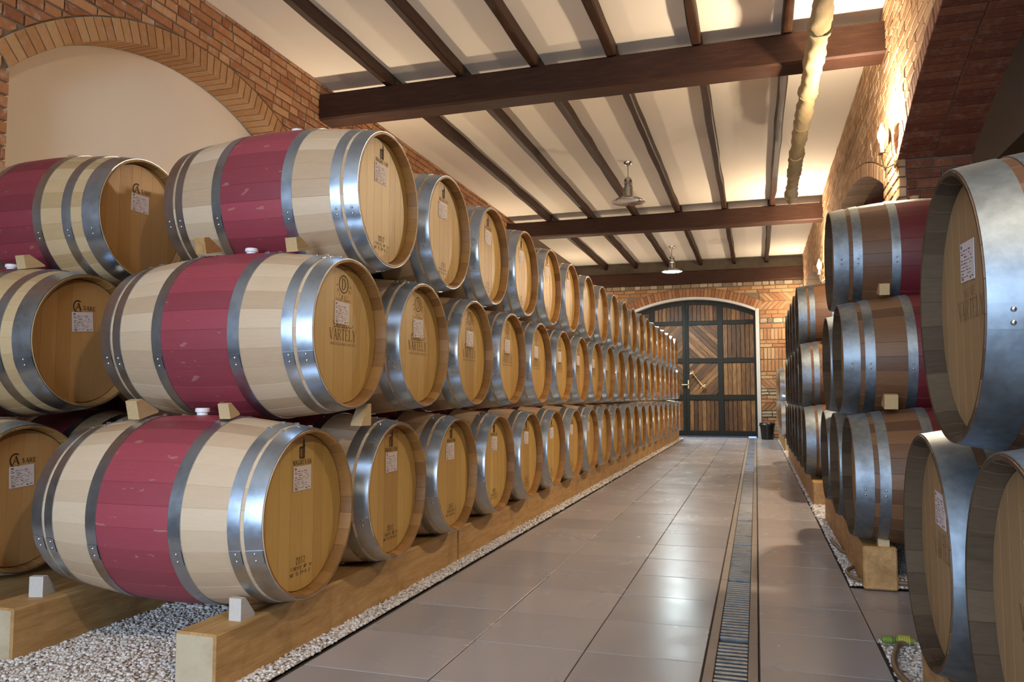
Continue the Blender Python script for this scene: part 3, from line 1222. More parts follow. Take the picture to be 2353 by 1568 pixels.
def hoop_mesh(x0, x1, mat, hid):
    mb_ = MB()
    n_ = 64
    e = 0.0032

    def ring(x, d):
        r_ = prof(x) + d
        return [(x, r_ * math.cos(2 * math.pi * k / n_), r_ * math.sin(2 * math.pi * k / n_)) for k in range(n_)]
    xm = (x0 + x1) / 2
    mb_.grid([ring(x0, e), ring(xm, e), ring(x1, e)], 0.5, True, True)
    mb_.grid([ring(x0, 0.0), ring(x0, e)], 0.5, True, True)
    mb_.grid([ring(x1, e), ring(x1, 0.0)], 0.5, True, True)
    # the overlapping end of the strap
    for ang in (hid,):
        a0, a1 = ang, ang + 0.16
        rows = []
        for x in (x0 + 0.001, x1 - 0.001):
            rows.append([(x, (prof(x) + e + 0.0022) * math.cos(a0 + (a1 - a0) * k / 4), (prof(x) + e + 0.0022) * math.sin(a0 + (a1 - a0) * k / 4)) for k in range(5)])
        mb_.grid(rows, 0.5, True)
        for q in (0, -1):
            x = (x0 + 0.001, x1 - 0.001)
            a = a0 if q == 0 else a1
            mb_.face([(x[0], (prof(x[0]) + e) * math.cos(a), (prof(x[0]) + e) * math.sin(a)), (x[1], (prof(x[1]) + e) * math.cos(a), (prof(x[1]) + e) * math.sin(a)), rows[1][q], rows[0][q]])
    return mb_.mesh('hoop', mat)


def rivet_mesh():
    mb_ = MB()
    mb_.lathe([(0.0055, 0.0), (0.0050, 0.0018), (0.0030, 0.0032), (0.0004, 0.0037)], 8, sharp=False)
    return mb_.mesh('rivet', RIVET)


def nail_mesh():
    mb_ = MB()
    mb_.box(-0.009, 0.009, -0.004, 0.004, 0.0, 0.007, ch=0.0015)
    return mb_.mesh('hoop_nail', RIVET)


RIV, NAIL = rivet_mesh(), nail_mesh()
HX = 0.430                               # plane of the head, recessed behind the chime
HR = 0.2705


def board_poly(y0, y1):
    q = []
    for k in range(5):
        y = y0 + (y1 - y0) * k / 4
        q.append((y, -math.sqrt(max(0, HR * HR - y * y))))
    for k in range(5):
        y = y1 + (y0 - y1) * k / 4
        q.append((y, math.sqrt(max(0, HR * HR - y * y))))
    return q


def head_boards(seed):
    r_ = random.Random(seed)
    w_ = [r_.uniform(0.8, 1.25) for _ in range(8)]
    s_ = sum(w_)
    e = [-HR]
    for x in w_:
        e.append(e[-1] + 2 * HR * x / s_)
    out = []
    for a, b in zip(e, e[1:]):
        out.append(((a + 0.0006, b - 0.0006), min(0.95, max(0.08, r_.gauss(0.5, 0.16)))))
    return out


def board_geo(mb_, y0, y1, t, sgn=1):
    q = board_poly(max(y0, -HR + 0.0005), min(y1, HR - 0.0005))
    x = HX * sgn
    f = [(x, a, b) for a, b in q]
    mb_.face(f if sgn > 0 else f[::-1], t)
    k = [(x - 0.012 * sgn, a, b) for a, b in q]
    for j in range(len(q)):
        j2 = (j + 1) % len(q)
        mb_.face([f[j], k[j], k[j2], f[j2]], t)


# --- lettering: flat strokes in head coordinates (right = +y, up = +z)
GL = {  # strokes x0,y0,x1,y1,width in a 1 x 1 cell, roman capitals with serifs
    'V': [(0.10, 1, 0.50, 0, .16), (0.50, 0, 0.88, 1, .07), (-.03, .98, .27, .98, .06), (.74, .98, 1.0, .98, .06)],
    'A': [(0.50, 1, 0.12, 0, .07), (0.48, 1, 0.86, 0, .16), (.25, .34, .72, .34, .07), (0, .02, .25, .02, .06), (.7, .02, 1.0, .02, .06)],
    'R': [(.18, 0, .18, 1, .15), (.18, .96, .62, .96, .07), (.62, .96, .78, .78, .12), (.78, .78, .62, .52, .12), (.62, .52, .18, .52, .07), (.45, .52, .88, 0, .14), (.05, .02, .32, .02, .06)],
    'T': [(.5, 0, .5, 1, .16), (.05, .96, .95, .96, .08), (.06, .96, .06, .78, .06), (.94, .96, .94, .78, .06), (.34, .02, .66, .02, .06)],
    'E': [(.2, 0, .2, 1, .15), (.1, .96, .82, .96, .07), (.2, .52, .65, .52, .07), (.1, .03, .86, .03, .07), (.82, .96, .82, .8, .06), (.86, .03, .86, .22, .06)],
    'L': [(.2, 0, .2, 1, .15), (.08, .03, .86, .03, .07), (.86, .03, .86, .25, .06), (.08, .98, .34, .98, .06)],
    'Y': [(.08, 1, .5, .45, .16), (.92, 1, .5, .45, .07), (.5, .47, .5, 0, .16), (-.04, .98, .24, .98, .06), (.78, .98, 1.08, .98, .06), (.34, .02, .66, .02, .06)],
    'M': [(.1, 0, .14, 1, .08), (.14, 1, .5, .08, .17), (.5, .08, .86, 1, .07), (.88, 1, .9, 0, .17), (0, .02, .24, .02, .06), (.74, .02, 1.02, .02, .06)],
    'G': [(.85, .8, .6, .98, .09), (.6, .98, .3, .9, .10), (.3, .9, .12, .5, .17), (.12, .5, .3, .1, .17), (.3, .1, .6, .02, .10), (.6, .02, .82, .12, .1), (.82, .1, .82, .42, .15), (.6, .44, .98, .44, .07)],
    'N': [(.16, 0, .16, 1, .08), (.16, 1, .84, 0, .17), (.84, 0, .84, 1, .08), (0, .02, .32, .02, .06), (.68, .98, 1.0, .98, .06)],
    'D': [(.2, 0, .2, 1, .15), (.1, .97, .55, .97, .07), (.55, .97, .85, .7, .13), (.85, .7, .85, .3, .15), (.85, .3, .55, .03, .13), (.55, .03, .1, .03, .07)],
    'C': [(.85, .8, .6, .98, .1), (.6, .98, .3, .9, .12), (.3, .9, .14, .5, .16), (.14, .5, .3, .1, .16), (.3, .1, .6, .02, .12), (.6, .02, .86, .18, .1)],
    'O': [(.5, 1, .2, .8, .13), (.2, .8, .2, .2, .15), (.2, .2, .5, 0, .13), (.5, 0, .8, .2, .13), (.8, .2, .8, .8, .15), (.8, .8, .5, 1, .13)],
    'S': [(.8, .82, .5, .98, .1), (.5, .98, .2, .78, .13), (.2, .78, .78, .28, .15), (.78, .28, .5, .02, .13), (.5, .02, .18, .16, .1)],
    'I': [(.5, 0, .5, 1, .16), (.3, .98, .7, .98, .06), (.3, .02, .7, .02, .06)],
    'F': [(.2, 0, .2, 1, .15), (.1, .96, .85, .96, .08), (.2, .5, .68, .5, .08), (.06, .02, .36, .02, .06)],
    'P': [(.2, 0, .2, 1, .15), (.2, .96, .65, .96, .08), (.65, .96, .82, .74, .13), (.82, .74, .65, .48, .13), (.65, .48, .2, .48, .08), (.06, .02, .36, .02, .06)],
    'H': [(.18, 0, .18, 1, .15), (.82, 0, .82, 1, .15), (.18, .5, .82, .5, .08)],
    'B': [(.2, 0, .2, 1, .15), (.2, .97, .65, .97, .07), (.65, .97, .76, .75, .13), (.76, .75, .6, .54, .12), (.2, .53, .6, .53, .07), (.6, .53, .84, .28, .13), (.84, .28, .62, .03, .13), (.62, .03, .2, .03, .07)],
    'U': [(.18, 1, .18, .25, .15), (.18, .25, .5, .02, .12), (.5, .02, .82, .25, .12), (.82, .25, .82, 1, .08)],
    'W': [(.02, 1, .25, 0, .14), (.25, 0, .5, .9, .07), (.5, .9, .75, 0, .14), (.75, 0, .98, 1, .07)],
    '0': [(.5, 1, .2, .8, .13), (.2, .8, .2, .2, .13), (.2, .2, .5, 0, .13), (.5, 0, .8, .2, .13), (.8, .2, .8, .8, .13), (.8, .8, .5, 1, .13)],
    '1': [(.55, 0, .55, 1, .15), (.55, 1, .3, .8, .1)],
    '2': [(.18, .78, .5, 1, .12), (.5, 1, .8, .75, .14), (.8, .75, .2, .05, .14), (.15, .05, .85, .05, .12)],
    '3': [(.2, .95, .8, .95, .12), (.8, .95, .45, .58, .12), (.45, .58, .8, .32, .13), (.8, .32, .5, .03, .13), (.5, .03, .18, .15, .12)],
    '4': [(.65, 0, .65, 1, .14), (.65, 1, .15, .3, .1), (.15, .3, .9, .3, .1)],
    '5': [(.8, .95, .28, .95, .12), (.28, .95, .22, .55, .12), (.22, .55, .6, .6, .12), (.6, .6, .8, .32, .13), (.8, .32, .5, .03, .13), (.5, .03, .18, .12, .12)],
    '7': [(.15, .95, .85, .95, .12), (.85, .95, .4, 0, .14)],
    '9': [(.8, .7, .5, .98, .13), (.5, .98, .22, .72, .13), (.22, .72, .5, .45, .13), (.5, .45, .8, .7, .13), (.8, .7, .6, 0, .13)],
}


def stroke(mb_, x0, y0, x1, y1, w_, f, t=0.5, mi=0):
    d = math.hypot(x1 - x0, y1 - y0) or 1e-6
    nx, ny = -(y1 - y0) / d * w_ / 2, (x1 - x0) / d * w_ / 2
    ex, ey = (x1 - x0) / d * w_ * 0.15, (y1 - y0) / d * w_ * 0.15
    mb_.face([f(x0 + nx - ex, y0 + ny - ey), f(x0 - nx - ex, y0 - ny - ey), f(x1 - nx + ex, y1 - ny + ey), f(x1 + nx + ex, y1 + ny + ey)], t, False, mi)


def text(mb_, s, xc, z0, height, width, f, adv=1.12, mi=0, rise=None, weight=1.0):
    """string centred on xc, baseline z0, total width given"""
    n_ = len(s)
    cw = width / (n_ * adv)
    for k, ch in enumerate(s):
        if ch not in GL:
            continue
        xo = xc - width / 2 + k * cw * adv
        zo = z0 + (rise(k / max(1, n_ - 1)) if rise else 0)
        for a, b, c, d, w_ in GL[ch]:
            stroke(mb_, xo + a * cw, zo + b * height, xo + c * cw, zo + d * height, w_ * weight * min(cw, height) * 1.05, f, 0.5, mi)


PX = HX + 0.0008


def hf_(a, b):
    return (PX, a, b)


def chime_number(mb_, s, f_r=0.2665):
    """chalked number on the inside of the chime at the bottom"""
    for k, ch in enumerate(s):
        a0 = -math.pi / 2 + (k - (len(s) - 1) / 2) * 0.062

        def f(u, v, a0=a0):
            an = a0 + (u - 0.5) * 0.045
            xx = 0.438 + v * 0.026
            rr = prof(xx) - 0.0262 + (xx - 0.43) * 0.05 - 0.0012
            return (xx, rr * math.cos(an), rr * math.sin(an))
        for a, b, c, d, w_ in GL[ch]:
            stroke(mb_, a, b, c, d, w_ * 1.2, f)


def print_flame():
    mb_ = MB()
    # letter d drawn like a small house with a spire
    for a, b, c, d, w_ in ((-.016, .190, -.016, .226, .008), (-.016, .226, .004, .226, .008), (-.016, .190, .012, .190, .007),
                           (.008, .190, .008, .232, .014), (-.004, .196, -.004, .222, .005)):
        stroke(mb_, a, b, c, d, w_, hf_)
    mb_.face([hf_(.001, .228), hf_(.015, .228), hf_(.0105, .250), hf_(.007, .262)])
    text(mb_, 'MAGREVAN', 0.0, 0.166, 0.017, 0.120, hf_, 1.05)
    text(mb_, 'DE', 0.0, 0.151, 0.008, 0.014, hf_, 1.1)
    top_ = mb_.mesh('cooper_mark', INK)
    mb_ = MB()
    text(mb_, '2012', 0.0, -0.180, 0.024, 0.062, hf_, 1.15, weight=1.15)
    text(mb_, 'FINESSE', -0.026, -0.199, 0.012, 0.070, hf_, 1.1, weight=1.2)
    text(mb_, 'MP', 0.030, -0.199, 0.012, 0.020, hf_, 1.1, weight=1.2)
    text(mb_, 'TH', 0.062, -0.199, 0.010, 0.020, hf_, 1.1)
    for s_, xx, ww in (('MT', -.052, .024), ('TL', -.020, .022), ('09', .008, .024), ('B', .034, .012), ('2', .056, .011)):
        text(mb_, s_, xx, -0.218, 0.012, ww, hf_, 1.1, weight=1.2)
    return [top_, mb_.mesh('year_stamp', INK)]


def print_chateau(mat, sub=True):
    mb_ = MB()
    # ring with a D and an arc of small letters below it
    n_ = 26
    for k in range(n_):
        a, b = 2 * math.pi * k / n_, 2 * math.pi * (k + 1) / n_
        stroke(mb_, .034 * math.cos(a), .196 + .034 * math.sin(a), .034 * math.cos(b), .196 + .034 * math.sin(b), .005, hf_)
    text(mb_, 'D', 0.0, 0.174, 0.044, 0.036, hf_, 1.0)
    for k, ch in enumerate('TOURALOS'):
        an = math.radians(188 + k * 164 / 7)
        ca, sa = math.cos(an), math.sin(an)

        def f(u, v, ca=ca, sa=sa):
            uu, vv = (u - .5) * .014, (v - .5) * .014
            r_ = 0.052
            # upright is pointing to the ring centre
            return hf_(r_ * ca + (-sa) * uu - ca * vv, .196 + r_ * sa + ca * uu - sa * vv)
        for a, b, c, d, w_ in GL[ch]:
            stroke(mb_, a, b, c, d, w_, f)
    text(mb_, 'WINE', -0.034, 0.128, 0.010, 0.052, hf_, 1.1)
    text(mb_, 'BARREL', 0.032, 0.128, 0.010, 0.062, hf_, 1.1)
    text(mb_, '2012', 0.0, 0.113, 0.011, 0.036, hf_, 1.1)
    top_ = mb_.mesh('cooper_mark', mat)
    mb_ = MB()
    # script word above the name: joined slanted strokes
    sx, sz, hh = -0.072, 0.022, 0.017

    def sc(a, b):
        return hf_(sx + a * hh + b * 0.3 * hh, sz + b * hh)
    for a, b, c, d in ((1.1, 1.5, .4, 1.9), (.4, 1.9, -.6, 1.3), (-.6, 1.3, -.2, 1.0), (.4, 1.8, -.1, .8), (-.1, .8, .1, 0), (.1, 0, .9, .2),
                       (1.2, 1.7, 1.0, 0), (1.0, .2, 1.5, .8), (1.5, .8, 1.6, 0), (2.3, .7, 1.9, .6), (1.9, .6, 1.9, 0), (1.9, 0, 2.4, .3), (2.4, .8, 2.5, 0),
                       (2.9, 1.3, 2.8, 0), (2.6, .9, 3.2, .9), (3.3, .4, 3.8, .6), (3.8, .6, 3.5, .8), (3.5, .8, 3.4, 0), (3.4, 0, 3.9, .2), (4.5, .7, 4.1, .6), (4.1, .6, 4.1, 0),
                       (4.1, 0, 4.6, .3), (4.6, .8, 4.7, 0), (5.0, .8, 5.1, 0), (5.1, 0, 5.6, .4), (5.6, .8, 5.8, 0), (5.8, 0, 6.6, .5), (6.6, .5, 7.4, .2), (7.4, .2, 8.4, .6), (8.4, .6, 8.6, 1.1)):
        stroke(mb_, a, b, c, d, 0.17, sc)
    text(mb_, 'VARTELY', 0.0, -0.026, 0.044, 0.206, hf_, 1.02, weight=0.9)
    if sub:
        for s_, xx, ww in (('WINE', -.078, .034), ('CELLAR', -.034, .046), ('AND', .004, .022), ('LEISURE', .042, .044), ('ESTATE', .086, .040)):
            text(mb_, s_, xx, -0.046, 0.0095, ww, hf_, 1.1, weight=1.1)
    return [top_, mb_.mesh('name_print', mat)]


def print_back():
    mb_ = MB()
    cy_, cz_ = -0.028, 0.150
    n_ = 14
    for k in range(n_):
        a, b = math.radians(60 + k * 250 / n_), math.radians(60 + (k + 1) * 250 / n_)
        stroke(mb_, cy_ + .024 * math.cos(a), cz_ + .026 * math.sin(a), cy_ + .024 * math.cos(b), cz_ + .026 * math.sin(b), .006, hf_)
    text(mb_, 'A', cy_ + 0.002, cz_ - 0.014, 0.030, 0.034, hf_, 1.0, weight=1.3)
    text(mb_, 'SARE', cy_ + 0.062, cz_ - 0.012, 0.019, 0.070, hf_, 1.05, weight=1.2)
    return [mb_.mesh('cooper_mark', INK)]


def paper_mesh():
    mb_ = MB()
    a, b = 0.056, 0.043
    mb_.face([(0.0014, -a, -b), (0.0014, a, -b), (0.0014, a, b), (0.0014, -a, b)], 0.5)
    for p, q in (((-a, -b), (a, -b)), ((a, -b), (a, b)), ((a, b), (-a, b)), ((-a, b), (-a, -b))):
        mb_.face([(0.0002, *p), (0.0002, *q), (0.0014, *q), (0.0014, *p)], 0.5)
    r_ = random.Random(3)

    def dash(x, z, w_, h):
        mb_.face([(0.0018, x, z), (0.0018, x + w_, z), (0.0018, x + w_, z + h), (0.0018, x, z + h)], 0.5, False, 1)
    dash(-0.049, 0.031, 0.011, 0.007)
    for k in range(9):
        z = 0.024 - k * 0.0072
        x = -0.049
        while x < 0.030:
            w_ = r_.uniform(0.006, 0.022)
            if r_.random() < 0.72:
                dash(x, z, min(w_, 0.048 - x), r_.choice((0.0014, 0.002, 0.0028)))
            x += w_ + r_.uniform(0.003, 0.010)
    dash(0.020, -0.039, 0.010, 0.005)
    dash(-0.046, -0.039, 0.016, 0.004)
    dash(0.036, -0.036, 0.012, 0.003)
    return mb_.mesh('paper_label', [PAPER, PAPER_INK])


PAPER_ME = paper_mesh()
PR_FLAME = print_flame()
PR_CH = print_chateau(INK_SOFT)
PR_CHF = print_chateau(INK_FAINT)
PR_BACK = print_back()
CHN = {}
for s_ in ('529', '454', '273'):
    mb = MB()
    chime_number(mb, s_)
    CHN[s_] = mb.mesh('chime_number', INK)
mb = MB()
text(mb, 'VARTELY', 0.0, -0.026, 0.044, 0.206, hf_, 1.02, weight=0.8)
text(mb, 'WINE', 0.0, 0.022, 0.020, 0.09, hf_, 1.0, weight=0.6)
PR_RIGHT = [mb.mesh('name_print', INK_FAINT)]

KIND = {
    'new': dict(stave=OAK_NEW, chime=CHIME_NEW, head=HEAD_NEW, hoop=HOOP_NEW, hoops=[(0.414, 0.4725), (0.358, 0.400), (0.147, 0.193)]),
    'back': dict(stave=OAK_OLD, chime=CHIME_OLD, head=HEAD_OLD, hoop=HOOP_NEW, hoops=[(0.390, 0.4725), (0.290, 0.335), (0.135, 0.180)]),
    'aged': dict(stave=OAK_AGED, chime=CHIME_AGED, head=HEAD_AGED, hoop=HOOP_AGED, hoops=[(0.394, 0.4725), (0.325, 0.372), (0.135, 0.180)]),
}
for kn, K in KIND.items():
    st = []
    for k in range(8):
        mb = MB()
        t = 0.16 + 0.68 * k / 7
        for mi_, g_ in stave_rows(-math.pi / NST, math.pi / NST):
            mb.grid(g_, t if not mi_ else t * 0.7, True, False, mi_)
        st.append(mb.mesh('stave', [K['stave'], K['chime']]))
    K['stave_me'] = st
    full = []
    for v in range(3):
        mb = MB()
        for k in range(NST):
            a = 2 * math.pi * k / NST
            t = stave_tone()
            for mi_, g_ in stave_rows(a - math.pi / NST, a + math.pi / NST):
                mb.grid(g_, t if not mi_ else t * 0.7, True, False, mi_)
        full.append(mb.mesh('staves', [K['stave'], K['chime']]))
    K['full_me'] = full
    K['boards'] = []
    K['headfull'] = []
    for v in range(4):
        bs = []
        mb2 = MB()
        for (y0, y1), t in head_boards(v * 7 + len(kn)):
            mb = MB()
            board_geo(mb, y0, y1, t)
            bs.append(mb.mesh('head_board', K['head']))
            board_geo(mb2, y0, y1, t)
        K['boards'].append(bs)
        K['headfull'].append(mb2.mesh('head', K['head']))
    mb = MB()
    for (y0, y1), t in head_boards(99):
        board_geo(mb, y0, y1, t, -1)
    K['rear'] = mb.mesh('rear_head', K['head'])
    K['redhead'] = K['headfull'][0].copy()
    K['redhead'].materials[0] = RED_HEAD
    side = math.radians(196) if kn != 'aged' else math.radians(-14)
    K['hoop_me'] = []
    for x0, x1 in K['hoops']:
        K['hoop_me'].append((hoop_mesh(x0, x1, K['hoop'], side), x0, x1))
        K['hoop_me'].append((hoop_mesh(-x1, -x0, K['hoop'], side), -x1, -x0))
    K['side'] = side

mb = MB()
mb.lathe([(0.020, -0.01), (0.020, 0.012), (0.026, 0.014), (0.026, 0.026), (0.023, 0.029), (0.001, 0.029)], 20)
BUNG_W = mb.mesh('bung', SILICONE)
mb = MB()
mb.lathe([(0.022, -0.01), (0.026, 0.026), (0.024, 0.028), (0.001, 0.028)], 18)
BUNG_C = mb.mesh('bung', CORK)


def barrel(kind, loc, label, group, detail, face=1, prnt=None, paper=True, bung=BUNG_W, seed=0, nails=False, num=None, redhead=False):
    """loc is the barrel's centre; the Empty sits under it, front head towards +x (face=1) or -x (face=-1)"""
    r_ = random.Random(seed)
    K = KIND[kind]
    root = empty('wine_barrel', (loc[0], loc[1], loc[2] - RB), 0.0 if face > 0 else math.pi)
    tag(root, label, 'barrel', group)
    C0 = (0, 0, RB)
    spin = r_.uniform(0, 2 * math.pi / NST)
    if detail:
        for k in range(NST):
            o_ = ob('stave', r_.choice(K['stave_me']), root, C0, (spin + 2 * math.pi * k / NST, 0, 0))
    else:
        ob('staves', r_.choice(K['full_me']), root, C0, (spin + 2 * math.pi / NST * r_.randrange(NST), 0, 0))
    for me, x0, x1 in K['hoop_me']:
        h = ob('hoop', me, root, C0)
        if detail:
            s_ = K['side']
            xm = (x0 + x1) / 2
            slope = math.atan(-2 * (RB - RH) * xm / HL ** 2)
            for da in (0.04, 0.12):
                a = s_ + da
                rr = prof(xm) + 0.0050
                o_ = ob('rivet', RIV, h, (xm, rr * math.cos(a), rr * math.sin(a)))
                o_.rotation_euler = Vector((0, math.cos(a), math.sin(a))).to_track_quat('Z', 'Y').to_euler()
            if nails:
                for da in (-0.22, 0.06, 0.33):
                    a = math.pi / 2 + da
                    xe = x0 + 0.004 if x0 > 0 else x1 - 0.004
                    rr = prof(xe) + 0.0008
                    o_ = ob('hoop_nail', NAIL, h, (xe, rr * math.cos(a), rr * math.sin(a)))
                    o_.rotation_euler = (-da * -1.0, 0, 0)
    hv = r_.randrange(4)
    if detail:
        head = empty('head', C0)
        head.parent = root
        for me in K['boards'][hv]:
            ob('head_board', me, head)
    else:
        head = ob('head', K['redhead'] if redhead else K['headfull'][hv], root, C0)
    ob('rear_head', K['rear'], root, C0)
    for me in prnt or ():
        ob(me.name.split('.')[0], me, head)
    if num:
        ob('chime_number', CHN[num], head)
    if paper:
        o_ = ob('paper_label', PAPER_ME, head, (HX + 0.0006, r_.uniform(-0.018, 0.004), paper))
        o_.rotation_euler = (r_.uniform(-0.10, 0.10), 0, 0)
    if bung:
        ob('bung', bung, root, (0, 0, 2 * RB - 0.003))
    return root


XL, XB = -1.975, -3.275
ROWZ = [0.513, 1.165, 1.772]
ROWY = [2.443, 2.715, 3.030]
STEP = 0.708
CNT = [21, 20, 19]
RN = ['bottom', 'middle', 'top']
for row in range(3):
    for k in range(CNT[row]):
        y = ROWY[row] + STEP * k + (random.uniform(-0.003, 0.003) if k else 0)
        z = ROWZ[row]
        if k == 0:
            lab = ['pale oak barrel with magenta band, nearest of the bottom row, long left stack',
                   'pale oak barrel with red band, nearest of the middle row, long left stack',
                   'pale oak barrel with pinkish band, nearest of the top row, long left stack'][row]
        else:
            lab = 'pale oak barrel, %s from the near end, %s row, long left stack' % (ORD[k], RN[row])
        if k == CNT[row] - 1:
            lab = 'pale oak barrel at the far gate end, %s row, long left stack' % RN[row]
        if row == 1 and k == 17:
            lab = 'oak barrel with a dark red head, near the gate end, middle row, left stack'
        if row == 1:
            pr, pp = PR_CH, 0.081
        else:
            pr, pp = PR_FLAME, 0.118
        barrel('new', (XL, y, z), lab, 'barrels of the long left stack, %s row' % RN[row], k < (5 if row else 4), 1, pr, pp,
               BUNG_W, row * 50 + k, nails=(row < 2), num='529' if (row == 0 and k == 0) else None, redhead=(row == 1 and k == 17))

# the stack behind, towards the left wall
for row in range(3):
    for k in range(3 - row):
        y = ROWY[row] + STEP * k
        lab = ['yellowish oak barrel numbered 454, bottom row of the stack by the left wall',
               'yellowish oak barrel with wide hoops in the middle row by the left wall',
               'dark-red banded oak barrel with wooden bung on top of the stack by the left wall'][row]
        if k:
            lab = 'yellowish oak barrel, %s from the near end, %s row by the left wall' % (ORD[k], RN[row])
        barrel('back', (XB, y, ROWZ[row]), lab, 'barrels by the left wall', k == 0, 1,
               PR_BACK, 0.085, BUNG_C if row == 2 else BUNG_W, 300 + row * 10 + k, num='454' if (row == 0 and k == 0) else None)

# right-hand stacks under the arches
XR = 0.43 + 0.475
RZ = [0.530, 1.125, 1.720]
near = [(0, 2.235, 'aged oak barrel with bright blue-lit hoop, farther of the near right bottom pair'),
        (0, 1.535, 'aged oak barrel cut off by the lower right picture corner'),
        (1, 1.885, 'large aged oak barrel lying on the near right pair, right picture edge')]
for q, (row, y, lab) in enumerate(near):
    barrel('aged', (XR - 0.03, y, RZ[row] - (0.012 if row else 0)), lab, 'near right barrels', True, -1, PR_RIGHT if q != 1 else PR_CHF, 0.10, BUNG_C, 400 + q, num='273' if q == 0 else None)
names2 = {(0, 0): 'aged oak barrel at the near end of the bottom row, right pyramid of six',
          (0, 1): 'aged oak barrel in the middle of the bottom row, right pyramid of six',
          (0, 2): 'aged oak barrel at the far end of the bottom row, right pyramid of six',
          (1, 0): 'nearer aged oak barrel of the second row, right pyramid of six',
          (1, 1): 'farther aged oak barrel of the second row, right pyramid of six',
          (2, 0): 'single aged oak barrel with wooden bung topping the right pyramid of six'}
for row in range(3):
    for k in range(3 - row):
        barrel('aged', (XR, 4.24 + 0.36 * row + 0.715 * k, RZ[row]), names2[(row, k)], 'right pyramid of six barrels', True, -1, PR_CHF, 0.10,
               BUNG_C, 420 + row * 5 + k)
for row in range(3):
    for k in range(7 - row):
        lab = 'reddish aged oak barrel, %s from the near end, %s row, long right stack' % (ORD[k], RN[row])
        barrel('aged', (XR - 0.03, 7.42 + 0.36 * row + 0.70 * k, RZ[row] - 0.01 * row), lab, 'barrels of the long right stack, %s row' % RN[row], False, -1, PR_CHF, 0.10,
               BUNG_C, 450 + row * 10 + k)
for row in range(2):
    for k in range(5 - row):
        lab = 'oak barrel, %s from the near end, %s row, right stack by the gate' % (ORD[k], RN[row])
        barrel('back', (XR - 0.03, 14.2 + 0.36 * row + 0.70 * k, RZ[row]), lab, 'barrels of the right stack by the gate', False, -1, None, 0.10,
               BUNG_C, 500 + row * 10 + k)

# ------------------------------------------------------------------ rails
RAILZ = 0.190


def rail(x0, x1, y0, y1, label, zt=RAILZ, group=None, end=1):
    mb_ = MB()
    hx, hy = (x1 - x0) / 2, (y1 - y0) / 2
    mb_.box(-hx, hx, -hy, hy, 0, zt - 0.005, random.uniform(0.35, 0.6), ch=0.007, mi=0, endmi=end)
    o_ = ob('rail_timber', mb_.mesh('rail_timber', [RAIL_W, RAIL_END]), None, ((x0 + x1) / 2, (y0 + y1) / 2, 0.005))
    return tag(o_, label, 'timber', group)


yy = [2.05, 4.10, 6.95, 9.8, 12.6, 15.0, 17.15]
for k in range(6):
    rail(-1.745, -1.595, yy[k] + 0.008, yy[k + 1] - 0.008,
         'thick rail timber at the aisle under the left stack, nearest the camera' if k == 0 else
         'thick rail timber at the aisle under the left stack, %s along' % ORD[k], RAILZ, 'aisle-side rails of the left stack')
rail(-2.56, -2.41, 2.06, 6.0, 'thick rail timber under the rear ends of the near left barrels', 0.203)
rail(-2.56, -2.41, 6.01, 17.15, 'hidden rear rail timber running on under the left stack to the gate', 0.203)
rail(-3.05, -2.90, 2.2, 5.6, 'shaded rail timber under the fronts of the barrels by the left wall', 0.182)
rail(-3.66, -3.51, 2.2, 5.6, 'rail timber along the foot of the left wall', 0.182)
rail(0.47, 0.62, 4.10, 6.25, 'short rail timber with a chock, under the right pyramid of six', 0.208, None, 0)
rail(1.20, 1.35, 4.10, 6.25, 'rear rail timber under the right pyramid of six', 0.208)
rail(0.44, 0.59, 7.02, 12.3, 'rail timber at the aisle under the long right stack', 0.208, None, 0)
rail(1.17, 1.32, 7.02, 12.3, 'rear rail timber under the long right stack', 0.208)
rail(0.44, 0.59, 13.8, 17.4, 'rail timber at the aisle under the right stack by the gate', 0.208)
rail(1.17, 1.32, 13.8, 17.4, 'rear rail timber under the right stack by the gate', 0.208)
rail(0.44, 0.59, 1.0, 2.55, 'pale rail timber under the near right barrels', 0.208)
rail(1.17, 1.32, 1.0, 2.55, 'rear rail timber under the near right barrels', 0.208)

# ------------------------------------------------------------------ wedges


def wedge(loc, label, w_=0.045, h=0.075, d=0.095, rotz=0.0, mat=None, tilt=0.0, group='wooden wedges chocking the barrels'):
    """wedge block: tall face at -y, slope falling towards +y"""
    mb_ = MB()
    t = random.uniform(0.3, 0.8)
    a, c = w_ / 2, 0.35 * h
    F0 = [(-a, 0, 0), (-a, d, 0), (-a, d, c * 0.35), (-a, d * 0.30, h), (-a, 0, h)]
    F1 = [(a, y, z) for _, y, z in F0]
    mb_.face(F0[::-1], t)
    mb_.face(F1, t)
    for k in range(5):
        k2 = (k + 1) % 5
        mb_.face([F0[k], F0[k2], F1[k2], F1[k]], t)
    o_ = ob('wooden_wedge', mb_.mesh('wooden_wedge', mat or WEDGE_W), None, loc, (tilt, 0, rotz))
    return tag(o_, label, 'wedge', group)


wedge((-1.635, 2.205, RAILZ), 'pale wooden wedge on the aisle-side rail chocking the nearest bottom barrel', 0.046, 0.072, 0.075, 0, WEDGE_PALE)
wedge((-2.475, 2.205, 0.203), 'grey wooden wedge on the rear rail behind the magenta banded barrel', 0.050, 0.072, 0.085, 0.3, WEDGE_PALE)
wedge((-1.80, 2.345, 0.840), 'wooden wedge on top of the nearest bottom barrel, towards the aisle', 0.045, 0.055, 0.055, 0, None, 0.25)
wedge((-2.19, 2.335, 0.835), 'wooden wedge on top of the nearest bottom barrel, towards the left wall', 0.05, 0.070, 0.10, 0, None, 0.25)
wedge((-1.555, 2.93, 0.800), 'wooden wedge between the nearest middle barrel and its neighbour below', 0.05, 0.09, 0.08, math.pi)
wedge((-1.72, 2.62, 1.485), 'wooden wedge under the nearest top barrel, towards the aisle', 0.05, 0.055, 0.10, 0, None, 0.25)
